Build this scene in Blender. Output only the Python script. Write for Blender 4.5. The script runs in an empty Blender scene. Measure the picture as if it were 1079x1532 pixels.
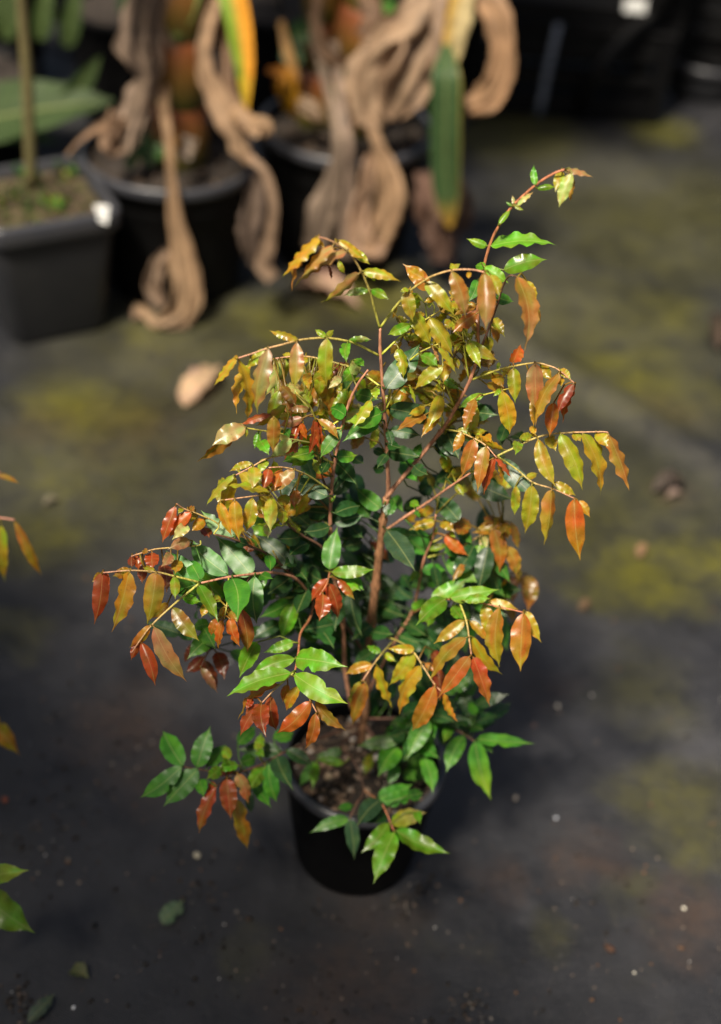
import bpy, bmesh, math, random
from mathutils import Vector, Matrix, Euler, noise

# ------------------------------------------------------------------ camera, sky, sun, exposure
SC = bpy.context.scene
COL = SC.collection
PITCH, ROLL, CAM_H = 39.5, 5.0, 1.66
PW, PH, FPX = 1079.0, 1532.0, 2128.0
RC = Euler((math.radians(90 - PITCH), 0, 0)).to_matrix() @ Matrix.Rotation(math.radians(ROLL), 3, 'Z')
CAM = Vector((0, 0, CAM_H))
cd = bpy.data.cameras.new('camera')
cam = bpy.data.objects.new('camera', cd)
COL.objects.link(cam)
cam.matrix_world = Matrix.Translation(CAM) @ RC.to_4x4()
cd.sensor_fit = 'VERTICAL'
cd.sensor_height = 36.0
cd.sensor_width = 24.0
cd.lens = 36.0 * FPX / PH
cd.clip_end = 500
cd.dof.use_dof = True
cd.dof.focus_distance = 1.50
cd.dof.aperture_fstop = 1.75
SC.camera = cam

SUN_EL, SUN_AZ = 58.0, -152.0       # azimuth from +Y, clockwise: the sun stands behind the camera, to the left
w = bpy.data.worlds.new('World')
SC.world = w
w.use_nodes = True
nt = w.node_tree
sky = nt.nodes.new('ShaderNodeTexSky')
sky.sky_type = 'NISHITA'
sky.sun_disc = False
sky.dust_density = 5.0
sky.ozone_density = 0.6
sky.sun_elevation = math.radians(SUN_EL)
sky.sun_rotation = math.radians(SUN_AZ)
nt.links.new(sky.outputs[0], nt.nodes['Background'].inputs[0])
nt.nodes['Background'].inputs[1].default_value = 0.05
sl = bpy.data.lights.new('sun', 'SUN')
sl.energy = 5.0
sl.angle = math.radians(8)
sl.color = (1.0, 0.91, 0.76)
so = bpy.data.objects.new('sun', sl)
COL.objects.link(so)
_e, _a = math.radians(SUN_EL), math.radians(SUN_AZ)
SUNV = Vector((math.sin(_a) * math.cos(_e), math.cos(_a) * math.cos(_e), math.sin(_e)))
so.rotation_euler = SUNV.to_track_quat('Z', 'Y').to_euler()
SC.view_settings.view_transform = 'Standard'
SC.view_settings.look = 'None'
SC.view_settings.exposure = 0.74
SC.view_settings.gamma = 1.0
SC.render.engine = 'CYCLES'
SC.cycles.use_denoising = True
SC.cycles.max_bounces = 8
SC.cycles.sample_clamp_indirect = 4.0

# ------------------------------------------------------------------ pixels to places
def ray(x, y):
    return RC @ Vector(((x - PW / 2) / FPX, -(y - PH / 2) / FPX, -1.0))
def atz(x, y, z=0.0):
    d = ray(x, y)
    return CAM + d * ((z - CAM.z) / d.z)
def aty(x, y, Y):
    d = ray(x, y)
    return CAM + d * (Y / d.y)
POT = atz(545, 1131, 0.2)
Y0 = POT.y

# ------------------------------------------------------------------ object helpers
def tag(o, label, cat, group=None, kind=None):
    if label: o['label'] = label
    if cat: o['category'] = cat
    if group: o['group'] = group
    if kind: o['kind'] = kind
    return o
def empty(name, loc, label, cat, group=None):
    o = bpy.data.objects.new(name, None)
    COL.objects.link(o)
    o.location = loc
    o.empty_display_size = 0.05
    return tag(o, label, cat, group)
def world_parent(o, parent):
    # all things carry only a translation, parts keep world coordinates minus that of their roots
    o.parent = parent
def root_off(parent):
    v = Vector((0, 0, 0))
    while parent is not None:
        v += parent.location
        parent = parent.parent
    return v
def link(name, me, mat, parent=None, loc=None):
    o = bpy.data.objects.new(name, me)
    COL.objects.link(o)
    if mat is not None and not me.materials: me.materials.append(mat)
    if parent is not None:
        o.parent = parent
        o.location = (Vector(loc) if loc is not None else Vector()) - root_off(parent)
    elif loc is not None:
        o.location = loc
    return o
def mesh_from(verts, faces, smooth=True, cols=None, uvs=None, name='mesh'):
    me = bpy.data.meshes.new(name)
    me.from_pydata([tuple(v) for v in verts], [], faces)
    if smooth: me.polygons.foreach_set('use_smooth', [True] * len(me.polygons))
    if cols is not None:
        a = me.color_attributes.new('Col', 'FLOAT_COLOR', 'POINT')
        flat = []
        for c in cols: flat += [c[0], c[1], c[2], 1.0]
        a.data.foreach_set('color', flat)
    if uvs is not None:
        u = me.uv_layers.new(name='UVMap')
        li = [0] * len(me.loops)
        me.loops.foreach_get('vertex_index', li)
        flat = []
        for i in li: flat += [uvs[i][0], uvs[i][1]]
        u.data.foreach_set('uv', flat)
    me.update()
    return me
def merge(*parts):
    V, Fc, Cc, U = [], [], [], []
    for v, f, c, u in parts:
        o = len(V)
        V += v; Cc += c; U += u
        Fc += [tuple(i + o for i in t) for t in f]
    return V, Fc, Cc, U
def catmull(P, n):
    out = []
    if len(P) == 2: P = [P[0], (P[0] + P[1]) / 2, P[1]]
    Q = [P[0] * 2 - P[1]] + list(P) + [P[-1] * 2 - P[-2]]
    for i in range(1, len(Q) - 2):
        a, b, c, d = Q[i - 1], Q[i], Q[i + 1], Q[i + 2]
        for k in range(n):
            t = k / n
            out.append(0.5 * ((2 * b) + (c - a) * t + (2 * a - 5 * b + 4 * c - d) * t * t + (3 * b - a - 3 * c + d) * t ** 3))
    out.append(P[-1])
    return out
def tube(P, radii, cols, sides=7, cap=True, knob=0.0, rng=None):
    n = len(P)
    V, Fc, Cc, U = [], [], [], []
    prev = None
    for i, p in enumerate(P):
        d = (P[min(i + 1, n - 1)] - P[max(i - 1, 0)])
        if d.length < 1e-9: d = Vector((0, 0, 1))
        d.normalize()
        if prev is None:
            a = d.orthogonal().normalized()
        else:
            a = (prev - d * prev.dot(d))
            a = a.normalized() if a.length > 1e-6 else d.orthogonal().normalized()
        prev = a
        b = d.cross(a)
        for s in range(sides):
            t = 2 * math.pi * s / sides
            r = radii[i] * (1 + (rng.uniform(-knob, knob) if rng else 0))
            V.append(p + (a * math.cos(t) + b * math.sin(t)) * r)
            Cc.append(cols[i]); U.append((s / sides, i / max(1, n - 1)))
    for i in range(n - 1):
        for s in range(sides):
            s2 = (s + 1) % sides
            Fc.append((i * sides + s, i * sides + s2, (i + 1) * sides + s2, (i + 1) * sides + s))
    if cap:
        Fc.append(tuple(range(sides - 1, -1, -1)))
        Fc.append(tuple((n - 1) * sides + s for s in range(sides)))
    return V, Fc, Cc, U
def lathe(prof, seg=48, wob=0.0, seed=0):
    V, Fc = [], []
    rng = random.Random(seed)
    for r, z in prof:
        for s in range(seg):
            t = 2 * math.pi * s / seg
            rr = r * (1 + wob * math.sin(2 * t + seed) + wob * 0.6 * math.sin(3 * t + 2 * seed))
            V.append(Vector((rr * math.cos(t), rr * math.sin(t), z)))
    n = len(prof)
    for i in range(n - 1):
        for s in range(seg):
            s2 = (s + 1) % seg
            Fc.append((i * seg + s, i * seg + s2, (i + 1) * seg + s2, (i + 1) * seg + s))
    return V, Fc
def lerp(a, b, t): return tuple(x + (y - x) * t for x, y in zip(a, b))
def interp(tab, t):
    for (t0, v0), (t1, v1) in zip(tab, tab[1:]):
        if t <= t1: return v0 + (v1 - v0) * (t - t0) / (t1 - t0)
    return tab[-1][1]

# ------------------------------------------------------------------ materials
def new_mat(name):
    m = bpy.data.materials.new(name)
    m.use_nodes = True
    t = m.node_tree
    return m, t, t.nodes['Principled BSDF'], t.nodes['Material Output']
def nd(t, kind, **kw):
    n = t.nodes.new(kind)
    for k, v in kw.items():
        if k.startswith('i_'):
            key = k[2:]
            n.inputs[int(key) if key.isdigit() else key].default_value = v
        else: setattr(n, k, v)
    return n
def ramp(t, src, stops):
    r = nd(t, 'ShaderNodeValToRGB')
    el = r.color_ramp.elements
    while len(el) < len(stops): el.new(0.5)
    for e, (p, c) in zip(el, stops):
        e.position = p
        e.color = c if len(c) == 4 else (*c, 1)
    t.links.new(src, r.inputs[0])
    return r
def mixc(t, fac, a, b, mode='MIX'):
    m = nd(t, 'ShaderNodeMix', data_type='RGBA', blend_type=mode)
    for sock, v in ((m.inputs[0], fac), (m.inputs[6], a), (m.inputs[7], b)):
        if hasattr(v, 'links'): t.links.new(v, sock)
        elif isinstance(v, (int, float)): sock.default_value = v
        else: sock.default_value = (*v, 1) if len(v) == 3 else v
    return m.outputs[2]
def math_n(t, op, a, b=None, c=None):
    m = nd(t, 'ShaderNodeMath', operation=op)
    for i, v in enumerate((a, b, c)):
        if v is None: continue
        if hasattr(v, 'links'): t.links.new(v, m.inputs[i])
        else: m.inputs[i].default_value = v
    return m.outputs[0]

def leaf_material(name, rough=0.34, trans=0.35, dry=False, spec=0.5):
    m, t, b, out = new_mat(name)
    at = nd(t, 'ShaderNodeVertexColor', layer_name='Col')
    uv = nd(t, 'ShaderNodeUVMap')
    sp = nd(t, 'ShaderNodeSeparateXYZ')
    t.links.new(uv.outputs[0], sp.inputs[0])
    au = math_n(t, 'ABSOLUTE', sp.outputs[0])
    rib = nd(t, 'ShaderNodeMapRange', i_1=0.018, i_2=0.06, i_3=1.0, i_4=0.0)
    t.links.new(au, rib.inputs[0])
    # side veins: slanted lines off the midrib
    ph = math_n(t, 'SUBTRACT', math_n(t, 'MULTIPLY', sp.outputs[1], 15.0), math_n(t, 'MULTIPLY', au, 1.6))
    fr = math_n(t, 'PINGPONG', ph, 0.5)
    vein = nd(t, 'ShaderNodeMapRange', i_1=0.0, i_2=0.09, i_3=1.0, i_4=0.0)
    t.links.new(fr, vein.inputs[0])
    tc = nd(t, 'ShaderNodeTexCoord')
    no = nd(t, 'ShaderNodeTexNoise', i_Scale=70.0 if not dry else 25.0, i_Detail=4.0)
    t.links.new(tc.outputs['Object'], no.inputs[0])
    var = nd(t, 'ShaderNodeMapRange', i_1=0.25, i_2=0.75, i_3=0.72 if not dry else 0.5, i_4=1.2 if not dry else 1.25)
    t.links.new(no.outputs[0], var.inputs[0])
    cm = nd(t, 'ShaderNodeVectorMath', operation='SCALE')
    t.links.new(at.outputs[0], cm.inputs[0]); t.links.new(var.outputs[0], cm.inputs['Scale'])
    if dry:
        st = math_n(t, 'PINGPONG', math_n(t, 'MULTIPLY', sp.outputs[0], 11.0), 0.5)
        c1 = mixc(t, math_n(t, 'MULTIPLY', st, 0.18), cm.outputs[0], (0.10, 0.06, 0.035))
        c2 = mixc(t, math_n(t, 'MULTIPLY', rib.outputs[0], 0.25), c1, (0.45, 0.33, 0.2))
    else:
        veinc = mixc(t, 0.55, at.outputs[0], (0.5, 0.5, 0.18))
        c1 = mixc(t, math_n(t, 'MULTIPLY', vein.outputs[0], 0.10), cm.outputs[0], veinc)
        c2 = mixc(t, math_n(t, 'MULTIPLY', rib.outputs[0], 0.5), c1, veinc)
    ns = nd(t, 'ShaderNodeTexNoise', i_Scale=330.0, i_Detail=2.0); t.links.new(tc.outputs['Object'], ns.inputs[0])
    spot = ramp(t, ns.outputs[0], [(0.66, (0, 0, 0)), (0.72, (1, 1, 1))])
    c2 = mixc(t, math_n(t, 'MULTIPLY', spot.outputs[0], 0.4), c2, (0.10, 0.055, 0.02))
    ge = nd(t, 'ShaderNodeNewGeometry')
    c3 = mixc(t, math_n(t, 'MULTIPLY', ge.outputs['Backfacing'], 0.28), c2, (0.32, 0.34, 0.16) if not dry else (0.3, 0.22, 0.15))
    t.links.new(c3, b.inputs['Base Color'])
    rr = nd(t, 'ShaderNodeMapRange', i_1=0.3, i_2=0.7, i_3=rough - 0.07, i_4=rough + 0.13)
    t.links.new(no.outputs[0], rr.inputs[0]); t.links.new(rr.outputs[0], b.inputs['Roughness'])
    b.inputs['Specular IOR Level'].default_value = spec
    bp = nd(t, 'ShaderNodeBump', i_Strength=0.06 if not dry else 0.2, i_Distance=0.0012 if not dry else 0.003)
    hh = math_n(t, 'ADD', math_n(t, 'MULTIPLY', vein.outputs[0], -0.5), math_n(t, 'ADD', math_n(t, 'MULTIPLY', rib.outputs[0], -0.8), math_n(t, 'MULTIPLY', no.outputs[0], 0.8)))
    t.links.new(hh, bp.inputs['Height'])
    t.links.new(bp.outputs[0], b.inputs['Normal'])
    tr = nd(t, 'ShaderNodeBsdfTranslucent')
    sat = nd(t, 'ShaderNodeHueSaturation', i_Saturation=1.1, i_Value=1.25)
    t.links.new(c2, sat.inputs['Color'])
    t.links.new(sat.outputs[0], tr.inputs[0])
    mx = nd(t, 'ShaderNodeMixShader', i_0=trans)
    t.links.new(b.outputs[0], mx.inputs[1]); t.links.new(tr.outputs[0], mx.inputs[2])
    t.links.new(mx.outputs[0], out.inputs[0])
    return m
M_LEAF = leaf_material('leaf_young_glossy', 0.32, 0.48, spec=0.65)
M_LEAFG = leaf_material('leaf_mature', 0.40, 0.30, spec=0.42)
M_DRY = leaf_material('leaf_withered', 0.62, 0.34, True, 0.3)
M_BROAD = leaf_material('leaf_broad', 0.55, 0.25, spec=0.3)

def bark_material(name):
    m, t, b, out = new_mat(name)
    at = nd(t, 'ShaderNodeVertexColor', layer_name='Col')
    tc = nd(t, 'ShaderNodeTexCoord')
    mp = nd(t, 'ShaderNodeMapping'); mp.inputs['Scale'].default_value = (1, 1, 0.25)
    t.links.new(tc.outputs['Object'], mp.inputs[0])
    no = nd(t, 'ShaderNodeTexNoise', i_Scale=420.0, i_Detail=5.0)
    t.links.new(mp.outputs[0], no.inputs[0])
    r = ramp(t, no.outputs[0], [(0.3, (0.45, 0.42, 0.4)), (0.7, (1.35, 1.3, 1.25))])
    t.links.new(mixc(t, 1.0, at.outputs[0], r.outputs[0], 'MULTIPLY'), b.inputs['Base Color'])
    b.inputs['Roughness'].default_value = 0.55
    bp = nd(t, 'ShaderNodeBump', i_Strength=0.35, i_Distance=0.0015)
    t.links.new(no.outputs[0], bp.inputs['Height']); t.links.new(bp.outputs[0], b.inputs['Normal'])
    return m
M_BARK = bark_material('stem_bark')

def plastic(name, col, rough=0.45, dust=0.06, bump=0.3, spec=0.5):
    m, t, b, out = new_mat(name)
    b.inputs['Specular IOR Level'].default_value = spec
    tc = nd(t, 'ShaderNodeTexCoord')
    no = nd(t, 'ShaderNodeTexNoise', i_Scale=9.0, i_Detail=8.0, i_Roughness=0.7)
    t.links.new(tc.outputs['Object'], no.inputs[0])
    n2 = nd(t, 'ShaderNodeTexNoise', i_Scale=260.0, i_Detail=2.0)
    t.links.new(tc.outputs['Object'], n2.inputs[0])
    r = ramp(t, no.outputs[0], [(0.42, (0, 0, 0)), (0.75, (1, 1, 1))])
    c = mixc(t, math_n(t, 'MULTIPLY', r.outputs[0], dust * 4), col, (0.09, 0.08, 0.07))
    t.links.new(c, b.inputs['Base Color'])
    rr = nd(t, 'ShaderNodeMapRange', i_3=rough - 0.08, i_4=rough + 0.2)
    t.links.new(no.outputs[0], rr.inputs[0]); t.links.new(rr.outputs[0], b.inputs['Roughness'])
    bp = nd(t, 'ShaderNodeBump', i_Strength=bump, i_Distance=0.0006)
    t.links.new(n2.outputs[0], bp.inputs['Height']); t.links.new(bp.outputs[0], b.inputs['Normal'])
    return m
M_POT = plastic('black_plastic', (0.0020, 0.0020, 0.0023), 0.55, 0.006, spec=0.12)
M_POTG = plastic('grey_black_plastic', (0.010, 0.0105, 0.0125), 0.42, 0.02, spec=0.45)
M_RIM = plastic('sky_gloss_pot_rim', (0.034, 0.035, 0.042), 0.34, 0.06, spec=0.6)  # colour lightened and blued to stand for sky gloss on the rims
M_WHITE = plastic('white_plastic', (0.62, 0.62, 0.60), 0.5, 0.12)

def simple(name, stops, scale, rough=0.85, bump=0.6, dist=0.003, detail=6.0):
    m, t, b, out = new_mat(name)
    tc = nd(t, 'ShaderNodeTexCoord')
    no = nd(t, 'ShaderNodeTexNoise', i_Scale=scale, i_Detail=detail, i_Roughness=0.65)
    t.links.new(tc.outputs['Object'], no.inputs[0])
    r = ramp(t, no.outputs[0], stops)
    t.links.new(r.outputs[0], b.inputs['Base Color'])
    b.inputs['Roughness'].default_value = rough
    bp = nd(t, 'ShaderNodeBump', i_Strength=bump, i_Distance=dist)
    t.links.new(no.outputs[0], bp.inputs['Height']); t.links.new(bp.outputs[0], b.inputs['Normal'])
    return m
M_SOIL = simple('potting_mix', [(0.3, (0.008, 0.006, 0.005)), (0.6, (0.035, 0.024, 0.017)), (0.8, (0.09, 0.065, 0.045))], 160, 0.9, 1.0, 0.004)
M_MOSSY = simple('mossy_soil', [(0.3, (0.01, 0.008, 0.005)), (0.5, (0.075, 0.048, 0.024)), (0.62, (0.045, 0.052, 0.010)), (0.8, (0.13, 0.10, 0.06))], 45, 0.9, 1.0, 0.006)
def col_mat(name, rough=0.8, spec=0.3):
    m, t, b, out = new_mat(name)
    at = nd(t, 'ShaderNodeVertexColor', layer_name='Col')
    tc = nd(t, 'ShaderNodeTexCoord')
    no = nd(t, 'ShaderNodeTexNoise', i_Scale=220.0, i_Detail=4.0)
    t.links.new(tc.outputs['Object'], no.inputs[0])
    r = ramp(t, no.outputs[0], [(0.3, (0.65, 0.65, 0.65)), (0.7, (1.2, 1.2, 1.2))])
    t.links.new(mixc(t, 1.0, at.outputs[0], r.outputs[0], 'MULTIPLY'), b.inputs['Base Color'])
    b.inputs['Roughness'].default_value = rough
    b.inputs['Specular IOR Level'].default_value = spec
    bp = nd(t, 'ShaderNodeBump', i_Strength=0.4, i_Distance=0.001)
    t.links.new(no.outputs[0], bp.inputs['Height']); t.links.new(bp.outputs[0], b.inputs['Normal'])
    return m
M_BIT = col_mat('grit_and_pebble')
M_SHEATH = col_mat('stem_sheath', 0.4, 0.5)

# patches on the mat, as seen in the photograph: (pixel x, pixel y, radius in metres, strength)
MOSS = [(1000, 330, .45, .45), (880, 470, .35, .5), (920, 760, .3, .4), (120, 700, .3, .4), (300, 520, .35, .4), (700, 700, .25, .3), (120, 610, .16, .9), (330, 640, .10, .5), (560, 430, .18, .9), (230, 500, .12, .7), (950, 560, .22, .8), (1000, 470, .16, .7),
        (980, 860, .13, 1.0), (1060, 840, .10, .9), (900, 900, .08, .6), (830, 560, .12, .6), (60, 800, .11, .7), (100, 720, .12, .6),
        (1000, 360, .2, .5), (780, 200, .22, .7), (990, 190, .12, .8), (870, 820, .1, .4), (1010, 1200, .10, .5), (1030, 1260, .07, .5),
        (960, 1030, .10, .3), (640, 560, .10, .5), (400, 470, .12, .7), (20, 950, .06, .4), (380, 1430, .05, .25), (820, 1400, .05, .3), (940, 1330, .05, .3)]
DIRT = [(520, 1500, .10, .9), (190, 1090, .10, .9), (240, 1180, .08, .7), (880, 1280, .06, .8), (1040, 1370, .08, .9), (520, 1490, .08, .8), (560, 1380, .07, .5), (740, 1300, .05, .6),
        (820, 1030, .06, .5), (1000, 600, .10, .5), (1000, 730, .06, .6), (180, 640, .12, .5), (60, 640, .1, .5)]
PALE = [(1040, 1100, .09, .8), (870, 960, .10, .7), (800, 1100, .05, .5), (760, 1350, .04, .5), (930, 600, .10, .6), (820, 420, .2, .4), (900, 250, .2, .5), (300, 560, .08, .4), (230, 530, .09, .3), (860, 700, .1, .4), (620, 1030, .1, .35), (640, 760, .2, .5), (700, 900, .12, .5)]  # grey dust, plus sky sheen and sunlit ground painted pale
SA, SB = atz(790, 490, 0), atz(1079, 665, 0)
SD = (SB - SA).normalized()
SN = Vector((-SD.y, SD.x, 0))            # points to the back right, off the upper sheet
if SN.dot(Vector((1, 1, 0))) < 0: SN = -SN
def mat_material():
    m, t, b, out = new_mat('weed_mat')
    ge = nd(t, 'ShaderNodeNewGeometry')
    pos = ge.outputs['Position']
    def noi(scale, det=6.0, rough=0.6):
        n = nd(t, 'ShaderNodeTexNoise', i_Scale=scale, i_Detail=det, i_Roughness=rough)
        t.links.new(pos, n.inputs[0])
        return n
    n1, n2, n3 = noi(3.2, 8, 0.65), noi(17, 8, 0.7), noi(120, 3, 0.6)
    wob = nd(t, 'ShaderNodeVectorMath', operation='SCALE'); wob.inputs['Scale'].default_value = 0.22
    cen = nd(t, 'ShaderNodeVectorMath', operation='SUBTRACT'); cen.inputs[1].default_value = (0.5, 0.5, 0.5)
    t.links.new(noi(6.5, 5).outputs['Color'], cen.inputs[0]); t.links.new(cen.outputs[0], wob.inputs[0])
    wp = nd(t, 'ShaderNodeVectorMath', operation='ADD')
    t.links.new(pos, wp.inputs[0]); t.links.new(wob.outputs[0], wp.inputs[1])
    def patches(lst):
        acc = None
        for (x, y, r, s) in lst:
            p = atz(x, y, 0)
            d = nd(t, 'ShaderNodeVectorMath', operation='DISTANCE')
            d.inputs[1].default_value = p
            t.links.new(wp.outputs[0], d.inputs[0])
            mr = nd(t, 'ShaderNodeMapRange', interpolation_type='SMOOTHSTEP', i_1=r * 1.35, i_2=r * 0.15, i_3=0.0, i_4=s)
            t.links.new(d.outputs['Value'], mr.inputs[0])
            acc = mr.outputs[0] if acc is None else math_n(t, 'MAXIMUM', acc, mr.outputs[0])
        return acc
    base = ramp(t, n1.outputs[0], [(0.3, (0.0095, 0.0098, 0.0122)), (0.52, (0.0168, 0.0170, 0.0202)), (0.72, (0.029, 0.0288, 0.0325))])
    fine = ramp(t, n2.outputs[0], [(0.3, (0.62, 0.62, 0.62)), (0.7, (1.35, 1.33, 1.3))])
    c = mixc(t, 1.0, base.outputs[0], fine.outputs[0], 'MULTIPLY')
    n4 = noi(46, 9, 0.75)
    bmix = math_n(t, 'ADD', math_n(t, 'MULTIPLY', n2.outputs[0], 0.5), math_n(t, 'MULTIPLY', n4.outputs[0], 0.5))
    brk = ramp(t, bmix, [(0.40, (0, 0, 0)), (0.58, (1, 1, 1))])
    def masked(lst, lo):
        return math_n(t, 'MULTIPLY', patches(lst), math_n(t, 'ADD', math_n(t, 'MULTIPLY', brk.outputs[0], 1 - lo), lo))
    c = mixc(t, math_n(t, 'MULTIPLY', masked(PALE, 0.6), 0.6), c, (0.085, 0.083, 0.088))
    # scattered thin algae everywhere, more in the patches
    al = ramp(t, noi(5.0, 9, 0.7).outputs[0], [(0.56, (0, 0, 0)), (0.72, (1, 1, 1))])
    c = mixc(t, math_n(t, 'MULTIPLY', al.outputs[0], 0.13), c, (0.075, 0.066, 0.014))
    c = mixc(t, math_n(t, 'MULTIPLY', masked(MOSS, 0.3), 1.0), c, (0.092, 0.086, 0.008))
    c = mixc(t, math_n(t, 'MULTIPLY', masked(DIRT, 0.2), 0.7), c, (0.055, 0.031, 0.018))
    # sunlit streak on the fold along the upper sheet's edge, painted pale
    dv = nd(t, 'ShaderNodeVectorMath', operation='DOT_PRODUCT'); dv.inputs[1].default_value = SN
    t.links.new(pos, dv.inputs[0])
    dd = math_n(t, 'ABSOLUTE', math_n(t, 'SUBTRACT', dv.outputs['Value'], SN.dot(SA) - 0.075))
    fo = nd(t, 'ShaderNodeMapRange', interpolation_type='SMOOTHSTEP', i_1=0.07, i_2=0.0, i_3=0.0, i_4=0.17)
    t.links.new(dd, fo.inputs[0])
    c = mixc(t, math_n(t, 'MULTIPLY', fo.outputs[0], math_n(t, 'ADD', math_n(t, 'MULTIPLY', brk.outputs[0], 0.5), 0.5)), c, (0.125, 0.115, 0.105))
    sc = ramp(t, n3.outputs[0], [(0.62, (0, 0, 0)), (0.70, (1, 1, 1))])
    c = mixc(t, math_n(t, 'MULTIPLY', sc.outputs[0], 0.35), c, (0.012, 0.010, 0.009))
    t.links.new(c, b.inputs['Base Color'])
    rr = nd(t, 'ShaderNodeMapRange', i_1=0.3, i_2=0.7, i_3=0.27, i_4=0.62)
    t.links.new(n1.outputs[0], rr.inputs[0]); t.links.new(rr.outputs[0], b.inputs['Roughness'])
    b.inputs['Specular IOR Level'].default_value = 0.5
    # woven tape relief
    mp = nd(t, 'ShaderNodeMapping'); mp.inputs['Rotation'].default_value = (0, 0, math.radians(24))
    t.links.new(pos, mp.inputs[0])
    w1 = nd(t, 'ShaderNodeTexWave', i_Scale=95.0, i_Distortion=0.4); w1.bands_direction = 'X'
    w2 = nd(t, 'ShaderNodeTexWave', i_Scale=95.0, i_Distortion=0.4); w2.bands_direction = 'Y'
    t.links.new(mp.outputs[0], w1.inputs[0]); t.links.new(mp.outputs[0], w2.inputs[0])
    hsum = math_n(t, 'ADD', math_n(t, 'MULTIPLY', math_n(t, 'ADD', w1.outputs['Fac'], w2.outputs['Fac']), 0.22), math_n(t, 'ADD', n2.outputs[0], math_n(t, 'MULTIPLY', n3.outputs[0], 0.35)))
    bp = nd(t, 'ShaderNodeBump', i_Strength=0.55, i_Distance=0.004)
    t.links.new(hsum, bp.inputs['Height']); t.links.new(bp.outputs[0], b.inputs['Normal'])
    return m
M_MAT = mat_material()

# ------------------------------------------------------------------ the ground
def ground_sheet(name, verts, faces, label=None):
    o = link(name, mesh_from(verts, faces), M_MAT)
    o['kind'] = 'structure'
    return o
# lower mat reaching to the horizon
V = [(-60, -60, -0.012), (60, -60, -0.012), (60, 120, -0.012), (-60, 120, -0.012)]
ground_sheet('ground', V, [(0, 1, 2, 3)])
# upper mat whose torn edge lies across the right of the picture with a raised fold
us = [-14 + i * 0.5 for i in range(24)] + [-2 + i * 0.05 for i in range(81)] + [2.5 + i * 0.5 for i in range(20)]
vs = [0.0, -0.006, -0.015, -0.03, -0.05, -0.075, -0.1, -0.13, -0.17, -0.22, -0.3] + [-0.4 - 0.1 * i for i in range(28)] + [-3.5, -4, -5, -7, -10, -14]
V, Fc = [], []
for u in us:
    for v in vs:
        wob = 0.012 * noise.noise(Vector((u * 2.2, 3.1, 0))) + 0.006 * noise.noise(Vector((u * 9, 1.7, 0)))
        p = SA + SD * u + SN * (v + wob)
        ridge = 0.022 * math.exp(-((v + 0.065) / 0.05) ** 2) * (0.65 + 0.5 * noise.noise(Vector((u * 1.4, 0.3, 0))))
        bump = 0.0025 * noise.noise(Vector((p.x * 4, p.y * 4, 0))) if (p - Vector((POT.x, POT.y, 0))).length > 0.25 else 0
        z = -0.004 + ridge + min(0, bump)
        if v == 0.0: z = -0.0118
        V.append((p.x, p.y, z))
nv = len(vs)
for i in range(len(us) - 1):
    for j in range(nv - 1):
        Fc.append((i * nv + j, i * nv + j + 1, (i + 1) * nv + j + 1, (i + 1) * nv + j))
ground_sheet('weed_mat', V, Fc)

# ------------------------------------------------------------------ leaves
LC = {'r': (0.36, 0.070, 0.013), 'R': (0.21, 0.042, 0.012), 'e': (0.50, 0.135, 0.016), 'o': (0.36, 0.180, 0.024), 'p': (0.41, 0.215, 0.085), 'u': (0.46, 0.290, 0.018),
      'y': (0.36, 0.34, 0.020), 'g': (0.125, 0.30, 0.014), 'l': (0.26, 0.36, 0.02), 'm': (0.048, 0.185, 0.016), 'G': (0.019, 0.075, 0.016), 'S': (0.032, 0.085, 0.032), 'k': (0.48, 0.47, 0.16)}  # S is the G green, greyed lighter for surface sheen
PROF = [(0, .05), (.02, .25), (.05, .48), (.10, .70), (.18, .89), (.30, .99), (.42, 1.0), (.55, .95), (.66, .81), (.74, .60), (.81, .37), (.865, .19), (.91, .10), (.96, .045), (1, .01)]
TS = [0, .03, .07, .12, .18, .24, .30, .36, .42, .48, .54, .60, .66, .72, .77, .82, .87, .91, .955, 1]
US = [-1, -.72, -.38, 0, .38, .72, 1]
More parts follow.
